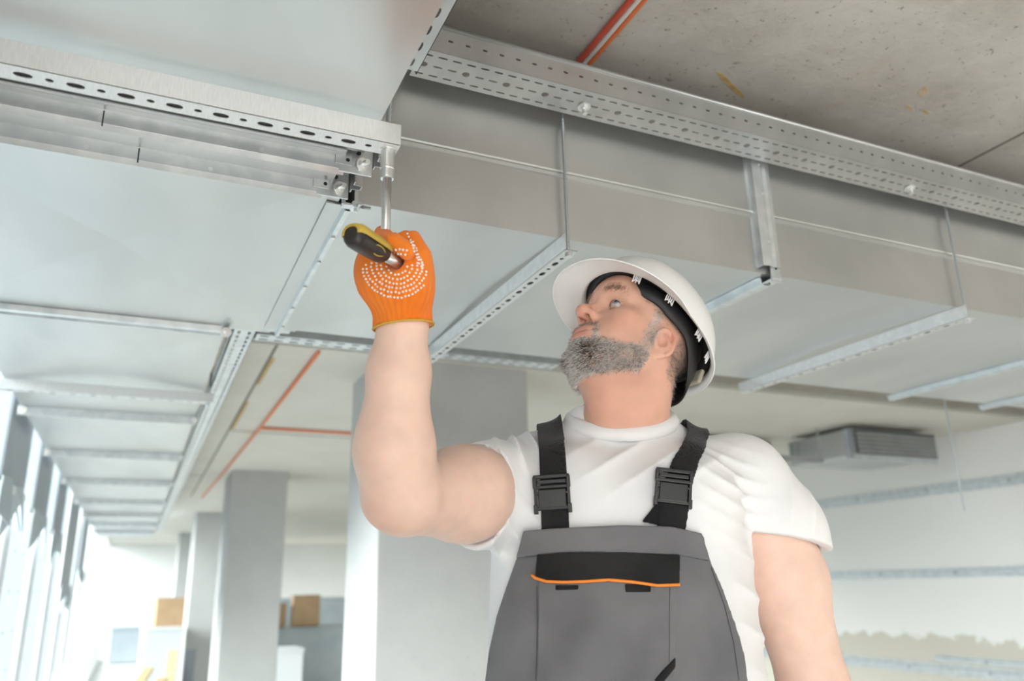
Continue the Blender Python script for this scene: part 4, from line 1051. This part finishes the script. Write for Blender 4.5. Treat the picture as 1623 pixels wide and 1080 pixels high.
# loose strap ends behind the buckles
patch('strap_end', [(893, 800), (903, 838), (884, 838), (884, 800)], M['black_cloth'], OV, -.006, .003, sdf=strap_core, h=.0016)
patch('strap_end', [(1046, 790), (1060, 800), (1046, 834), (1016, 828)], M['black_cloth'], OV, .004, .003, sdf=strap_core, h=.0016)
# boots
M['boot'] = mat('black_leather', (.02, .018, .016), rough=.5)
def boots(p):
    s = None
    for sx in (1, -1):
        cx = .165+sx*.12
        q = smin(ell(p, (cx, 1.30, .05), (.048, .125, .055)), seg(p, (cx, 1.36, .06), (cx, 1.36, .16), .05, .052), .03); q = np.maximum(q, .002-p[:, 2])
        s = q if s is None else np.minimum(s, q)
    return s
bv, bq = mesh_sdf(boots, (-.05, 1.14, -.01), (.38, 1.46, .24), .007, 1, 1.5); sdf_obj('boots', bv, bq, M['boot'], MAN, BASE)
# ------------------------------------------------------------------ hard hat (worn, so a part of the worker)
M['hat'] = mat('white_hat_plastic', (.84, .84, .835), rough=.32)
M['hat_band'] = mat('black_headband', (.012, .012, .013), rough=.55)
M['pad'] = mat('beige_pad', (.42, .38, .29), rough=.9)
HAT_ = empty('hard_hat'); HAT_.parent = MAN
def hl(q): return from_head(q)-BASE
RA, RB, RC = .133, .109, -.006
def rim_u(f): return .012+(.058-.012)*(f-(RC-RA))/(2*RA)
NA = 72; NVR = 16
rows = []
def ring_pt(a, sc, du, ext=0.0, droop=0.0):
    c, s_ = math.cos(a), math.sin(a)
    f0 = RA*math.copysign(abs(c)**.92, c); l0 = RB*math.copysign(abs(s_)**.92, s_)
    nrm = math.hypot(f0, l0); f = RC+f0*sc+f0/nrm*ext; l = l0*sc+l0/nrm*ext
    return (f, l, rim_u(RC+f0)+du-droop)
angs = [2*math.pi*k/NA for k in range(NA)]
def brim(a):
    d = (a+math.pi) % (2*math.pi)-math.pi; t = abs(d)/math.radians(88)
    return .007+(.048*(math.cos(t*math.pi/2)**.75) if t < 1 else 0.0), (.020*(math.cos(t*math.pi/2)) if t < 1 else 0.0)
rows.append([ring_pt(a, 1.0, 0, brim(a)[0], brim(a)[1]+.002) for a in angs])
rows.append([ring_pt(a, 1.0, 0, brim(a)[0]*.96, brim(a)[1]*.9-.001) for a in angs])
rows.append([ring_pt(a, 1.0, 0, brim(a)[0]*.5, brim(a)[1]*.40-.002) for a in angs])
rows.append([ring_pt(a, 1.0, .004, brim(a)[0]*.12, 0) for a in angs])
HD = .122
for j in range(NVR):
    v = .05+.95*(j/(NVR-1)); v = min(v, .9995); sc = (1-v**2.5)**.5*.995
    r_ = []
    for a in angs:
        q = ring_pt(a, max(sc, .002), HD*v)
        # blend towards a level crown, with a raised middle rib
        f, l, u = q; u = u*(1-v*.6)+(.036+HD*v)*(v*.6)
        rib = .0055*math.exp(-(l/.020)**4)*sstep(np.array([v]), .35, .7)[0]
        r_.append((f, l, u+rib))
    rows.append(r_)
v = [hl(q) for r_ in rows for q in r_]; f = []
for j in range(len(rows)-1):
    for k in range(NA): f.append((j*NA+k, j*NA+(k+1) % NA, (j+1)*NA+(k+1) % NA, (j+1)*NA+k))
f.append(tuple((len(rows)-1)*NA+k for k in range(NA)))
o = obj('shell', v, f, M['hat'], HAT_, True); m_ = o.modifiers.new('thick', 'SOLIDIFY'); m_.thickness = .0030; m_.offset = -1
m_ = o.modifiers.new('sub', 'SUBSURF'); m_.levels = 1; m_.render_levels = 1
# headband
def band_pt(a, du, gro):
    c, s_ = math.cos(a), math.sin(a); f0, l0 = (.1035+gro)*c, (.0835+gro)*s_
    return (-.008+f0, l0, rim_u(-.008+f0)+du)
rows = []
for a in angs:
    d = abs((a+math.pi) % (2*math.pi)-math.pi); nape = sstep(np.array([d]), 1.75, 2.5)[0]; jog = .004*math.sin(a*14)*(.9 < d < 1.6)
    lo = -.006-.046*nape-.006*sstep(np.array([d]), 1.15, 1.35)[0]; hi = .028-.028*nape
    rows.append([band_pt(a, lo, .000), band_pt(a, lo, .003), band_pt(a, (lo+hi)/2, .0045), band_pt(a, hi, .006), band_pt(a, hi, .003)])
v = [hl(q) for r_ in rows for q in r_]; f = []
for k in range(NA):
    for i in range(5): f.append((k*5+i, k*5+(i+1) % 5, ((k+1) % NA)*5+(i+1) % 5, ((k+1) % NA)*5+i))
obj('headband', v, f, M['hat_band'], HAT_, True)
# inner cradle straps
for a in (.9, 2.3, math.pi, -2.3, -.9, 0):
    pts = [hl(band_pt(a+.0*t, .028+.06*t, .004-.07*t*t)) for t in np.linspace(0, 1, 6)]
    MB().tube(pts, .005, 6).build('cradle_strap', M['hat_band'], HAT_, True)
# dark gap filler ring where band meets shell: the suspension sleeve
rows = [[band_pt(a, .020, .006), band_pt(a, .026, .006), ring_pt(a, .965, .022), ring_pt(a, .965, .016)] for a in angs if True]
v = [hl(q) for r_ in rows for q in r_]; f = []
for k in range(NA):
    for i in range(4): f.append((k*4+i, k*4+(i+1) % 4, ((k+1) % NA)*4+(i+1) % 4, ((k+1) % NA)*4+i))
obj('suspension_ring', v, f, M['hat_band'], HAT_, True)
# white toothed clips along the near rim
def clip(a0):
    b = MB()
    def P(a, du, g): return hl(np.array(ring_pt(a, .955, .004+du)))
    w = .07
    for k in range(5):
        a = a0+w*(k/4-.5)*1.6; lo = -.006 if k % 2 == 0 else .000
        p0 = hl(np.array(ring_pt(a, .950, .010))); p1 = hl(np.array(ring_pt(a, .93, lo))); b.tube([p0, p1], .0011, 6)
    b.tube([hl(np.array(ring_pt(a0+w*(k/4-.5)*1.6, .93, -.001 if k in (1, 2, 3) else -.005))) for k in range(5)], .0011, 6)
    b.build('clip', M['hat'], HAT_)
for a0 in (.72, 1.28, 1.85, 2.25): clip(a0)
b = MB(); c = hl((-.112, .035, .010)); b.obox(c, HL*.016, HU*.014, HF*.004); b.build('nape_pad', M['pad'], HAT_, bevel=.003)

# ------------------------------------------------------------------ orange work glove
M['glove'] = fabric('orange_knit', (.92, .20, .012), (.97, .25, .022), 900, .5, .9, .2)
M['dots'] = mat('white_grip_dots', (.85, .80, .76), rough=.5)
M['hem'] = mat('yellow_hem', (.62, .42, .06), rough=.9)
GC = np.array(lp(628, 440, .962))
def hp(x, y, dy=0.0):
    """photograph point at the glove, dy metres behind (+) the palm's middle"""
    return tuple(lp(x, y, .962+dy))
HND_A, HND_B = np.array(hp(640, 424, -.012)), np.array(lp(556, 371, .845))     # wrench grip axis
def glove(p):
    s = ell(p, hp(625, 432, .004), (.046, .030, .044))                            # palm
    s = smin(s, ell(p, hp(592, 430, -.002), (.022, .026, .038)), .02)             # outer heel
    s = smin(s, ell(p, hp(655, 440, -.010), (.022, .024, .036)), .02)             # ball of the thumb
    s = smin(s, ell(p, hp(622, 455, -.010), (.030, .022, .022)), .02)
    # fingers: knuckles behind, curled forward over the wrench
    s = smin(s, chain(p, [hp(592, 412, .018), hp(590, 388, .006), hp(600, 398, -.022)], [.0125, .0120, .0105]), .006)
    s = smin(s, chain(p, [hp(605, 400, .022), hp(607, 371, .010), hp(612, 378, -.012)], [.013, .0115, .0105]), .005)
    s = smin(s, chain(p, [hp(612, 396, .018), hp(604, 382, -.018), hp(624, 385, -.041), hp(644, 397, -.042)], [.013, .0130, .0130, .0118]), .0025)
    s = smin(s, chain(p, [hp(640, 405, .020), hp(643, 378, .012), hp(640, 380, -.008)], [.0130, .0115, .0105]), .005)
    # thumb up the right side
    s = smin(s, chain(p, [hp(668, 440, -.010), hp(668, 405, -.014), hp(656, 377, -.012)], [.0150, .0125, .0095]), .007)
    # opening the grip runs into
    d = HND_B-HND_A; d /= np.linalg.norm(d)
    s = smax(s, -seg(p, tuple(HND_A+np.array([.0, .004, -.003])), tuple(HND_A+d*.09), .0115, .016), .004)
    # cuff
    cu = chain(p, [hp(640, 470, .006), tuple(np.array([-.1405, .980, 1.592])), tuple(np.array([-.1400, .986, 1.568]))], [.0365, .0370, .0385])
    s = smin(s, cu, .018)
    an = np.arctan2(p[:, 1]-.98, p[:, 0]+.140)
    rib = .0009*np.sin(an*34)*sstep(hp(630, 462)[2]+.012-p[:, 2], 0, .015)
    s = s-rib-.0009*wob(p, 21, 110)-.0004*np.sin(p[:, 2]*1100)*0
    ax = np.array(WRR)-np.array([-.1405, .978, 1.60]); ax /= np.linalg.norm(ax)
    cut = (p-np.array([-.140, .985, 1.5735], f32))@np.array([.10, .12, -1.0], f32)/1.012
    s = np.maximum(s, cut)
    return s
gv, gq = mesh_sdf(glove, (-.225, .86, 1.55), (-.07, 1.05, 1.74), .0014, 1, 1.6)
GL = sdf_obj('work_glove', gv, gq, M['glove'], MAN, BASE)
GL['label'] = 'orange knitted glove with rows of white dots'
# hem
pts = []
for k in range(37):
    a = 2*math.pi*k/36; d = np.array([math.cos(a), math.sin(a), 0]); d[2] = (d[0]*.10+d[1]*.12); pts.append(np.array([-.140, .985, 1.5735])+d*.0392-BASE)
MB().tube(pts, .0013, 6).build('cuff_hem', M['hem'], GL, True)
# grip dots, printed in arcs round the palm
dv = MB(); ndots = 0
cand = []
for a_, b_, t0, t1 in ((17, 17, 15, 165), (25, 24, 5, 175), (33, 31, -5, 185), (41, 38, 0, 182), (49, 45, 15, 178), (55, 53, 40, 172)):
    n = int((t1-t0)*math.pi/180*(a_+b_)/2/5.6)
    for k in range(n+1):
        t = math.radians(t0+(t1-t0)*k/n); cand.append((629+a_*math.cos(t), 419+b_*math.sin(t)))
for k in range(13): cand.append((646+k*1.9, 371+k*4.6))
for k in range(9): cand.append((655+k*1.9, 384+k*4.6))
for k in range(7): cand.append((611+k*5.5, 394+1.2*math.sin(k)+k*.5))
for k in range(6): cand.append((614+k*5.5, 400+k*.9))
for x, y in cand:
    x += random.uniform(-.8, .8); y += random.uniform(-.8, .8)
    if math.hypot(x-629, y-417) < 15 and y > 408: continue
    p, n = hit(glove, x, y, .6, 1.3)
    if abs(p[1]-.96) > .08: continue
    uv_sphere(dv, p-BASE-n*.0002, .00165, n, [.3, .2, 1], 8, 4, 0, math.pi/2)
o = dv.build('grip_dots', M['dots'], GL, True); o['kind'] = 'stuff'

# ------------------------------------------------------------------ ratchet wrench held in the glove
M['chrome'] = mat('brushed_chrome', (.72, .73, .73), (.80, .80, .80), scale=20, rough=.28, metal=.85)
M['grip_black'] = mat('black_grip', (.02, .018, .017), (.035, .03, .027), scale=20, rough=.45)
M['grip_yellow'] = mat('yellow_grip', (.55, .38, .05), (.62, .44, .08), scale=12, rough=.5)
def w_(p): p = np.asarray(p, float); return p[0]*_r+p[1]*_fh+np.array([0, 0, p[2]])
SKX, SKY = .252, .934
WR = empty('ratchet_wrench', (SKX, SKY, 1.60)); tag(WR, 'ratchet wrench with black and yellow grip held up in the orange glove', 'wrench')
zt = ZA-.0005
b = MB(); b.tube([(SKX, SKY, zt-.0015), (SKX, SKY, zt-.0005)], .0118, 24); part(b.build('washer', M['bolt'], None, True), WR)
prof = [(zt-.002, .0094), (zt-.026, .0094), (zt-.027, .0098), (zt-.029, .0098), (zt-.030, .0092), (zt-.040, .0090), (zt-.043, .0086), (zt-.043, .0060)]
part(MB().tube([(SKX, SKY, a) for a, r_ in prof], [r_ for a, r_ in prof], 24).build('socket', M['chrome'], None, False), WR)
sh_z = float(lp(624, 405, .954)[2])
part(MB().tube([(SKX, SKY, zt-.043), (SKX, SKY, sh_z)], .0062, 18).build('extension_bar', M['chrome'], None, True), WR)
# ratchet head and neck
A0, B0 = w_(HND_A), w_(HND_B)
head0 = np.array([SKX, SKY, sh_z]); dd = (B0-A0)/np.linalg.norm(B0-A0); LG = np.linalg.norm(B0-A0)
upv = Z_-dd*(Z_@dd); upv /= np.linalg.norm(upv); sdv = np.cross(dd, upv)
part(MB().tube([head0+Z_*.002, head0-Z_*.004, head0-Z_*.018, head0-Z_*.022], [.010, .0145, .0145, .010], 20).build('ratchet_head', M['chrome'], None, True), WR)
part(MB().tube([head0-Z_*.010, A0*.5+head0*.5-Z_*.006, A0+dd*.004, A0+dd*LG*.40], [.0085, .0075, .0070, .0070], 14).build('neck', M['chrome'], None, True), WR)
def loft(secs, mb, part_=None):
    """sections along the grip: t, half width, half height ; part_ selects a range of the outline"""
    n = 24; R_ = []
    for t, hw, hh in secs:
        c = A0+dd*LG*t
        R_.append([c+sdv*hw*math.copysign(abs(math.cos(2*math.pi*k/n))**.8, math.cos(2*math.pi*k/n))+upv*hh*math.copysign(abs(math.sin(2*math.pi*k/n))**.8, math.sin(2*math.pi*k/n)) for k in range(n)])
    v = [q for r_ in R_ for q in r_]; f = []
    ks = range(n) if part_ is None else part_
    for i in range(len(R_)-1):
        for k in ks: f.append((i*n+k, i*n+(k+1) % n, (i+1)*n+(k+1) % n, (i+1)*n+k))
    if part_ is None: f += [tuple(range(n-1, -1, -1)), tuple((len(R_)-1)*n+k for k in range(n))]
    mb.add(v, f); return mb
GS = [(.40, .0085, .0085), (.43, .0125, .0115), (.52, .0135, .0125), (.66, .0138, .0132), (.80, .0140, .0138), (.92, .0140, .0138), (.98, .0120, .0118), (1.0, .008, .008)]
part(loft(GS, MB()).build('grip', M['grip_black'], None, True), WR)
o = loft([(t, hw+.0012, hh+.0012) for t, hw, hh in GS[1:]], MB(), range(0, 12)).build('grip_inlay', M['grip_yellow'], None, True)
m_ = o.modifiers.new('thick', 'SOLIDIFY'); m_.thickness = .0012; part(o, WR)
# oval mark and hang hole on the side turned to the viewer
side_n = -upv*.55+sdv*(-1 if (sdv@FW) > 0 else 1)*.83; side_n /= np.linalg.norm(side_n); side_u = np.cross(dd, side_n)
c0 = A0+dd*LG*.64+side_n*.0131
part(MB().tube([c0+dd*.012*math.cos(2*math.pi*k/28)+side_u*.0058*math.sin(2*math.pi*k/28)-side_n*.0004*(1-math.cos(4*math.pi*k/28)) for k in range(29)], .0009, 6).build('oval_mark', M['grip_yellow'], None, True), WR)
c1 = A0+dd*LG*.92+side_n*.0125
part(MB().tube([c1, c1+side_n*.0018], [.0048, .0040], 16).build('hang_hole', M['rubber'], None, True), WR)

# ------------------------------------------------------------------ stacked materials far behind
def at_y(x, y, Y):
    k = FW+RT*(x-811.5)/FPX-UP*(y-540)/FPX; return CAM+k*Y/k[1]
carton(.62, 13.0, .66, .60, .45, .52, .04, 'brown cardboard box on top of the pale stack by the columns')
carton(.62, 13.0, 0, .78, .6, .62, .0, 'pale crate carrying the cardboard box', 'plastic_grey', False)
carton(.00, 12.9, .36, .40, .4, .42, .0, 'blue-grey crate stacked left of the cardboard box', 'plastic_grey', False)
carton(.00, 12.9, 0, .44, .6, .32, .0, 'white low crate under the blue-grey one', 'plastic_white', False)
carton(.36, 10.6, 0, .40, .4, .84, .1, 'tall white carton standing against the narrow column', 'plastic_white', False)
carton(1.72, 11.9, .78, .40, .4, .30, .1, 'dented brown carton on the long packing case, the left of two')
carton(2.22, 11.9, .78, .36, .4, .40, -.1, 'taller brown carton on the long packing case, the right of two')
carton(2.1, 12.0, 0, 1.5, .9, .74, .0, 'long grey packing case under the two brown cartons', 'plastic_grey', False)
carton(1.50, 9.6, 0, .50, .5, .62, .0, 'white box low in front of the long packing case', 'plastic_white', False)
carton(2.6, 14.0, .0, 1.2, .8, 1.1, .0, 'tall blue-grey case behind the brown cartons', 'plastic_grey', False)
for k, (x0, y0, z0, x1, y1, z1, m, lab) in enumerate(((-.15, 7.0, .12, .20, 8.2, .62, 'wood', 'pale timber plank leaning among the crates, upper one'), (-.02, 7.0, .012, .33, 8.3, .52, 'wood', 'pale timber plank leaning among the crates, lower one'),
                                   (.38, 8.6, .02, .42, 8.9, .72, 'wood', 'short brown board standing by the column'), (.56, 8.7, .02, .58, 8.9, .72, 'dark_panel', 'dark panel standing beside the short board'))):
    a = np.array([x0, y0, z0]); c = np.array([x1, y1, z1]); d = c-a; s_ = np.cross(d, Z_); s_ /= np.linalg.norm(s_); n_ = np.cross(s_, d/np.linalg.norm(d))
    tag(MB().obox((a+c)/2, d/2, s_*.045, n_*.014).build('plank' if k < 3 else 'panel', M[m], None, bevel=.003), lab, 'plank' if k < 3 else 'panel', 'boards leaning by the columns')
o = MB().add([(-.30, 6.2, 0), (.0, 6.2, 0), (.0, 6.2, .42), (-.30, 6.25, 0), (.0, 6.25, 0), (.0, 6.25, .42)], [(0, 1, 2), (5, 4, 3), (0, 3, 4, 1), (1, 4, 5, 2), (2, 5, 3, 0)]).build('offcut', M['steel_grey'])
tag(o, 'grey triangular sheet offcut standing at the bottom left', 'offcut')
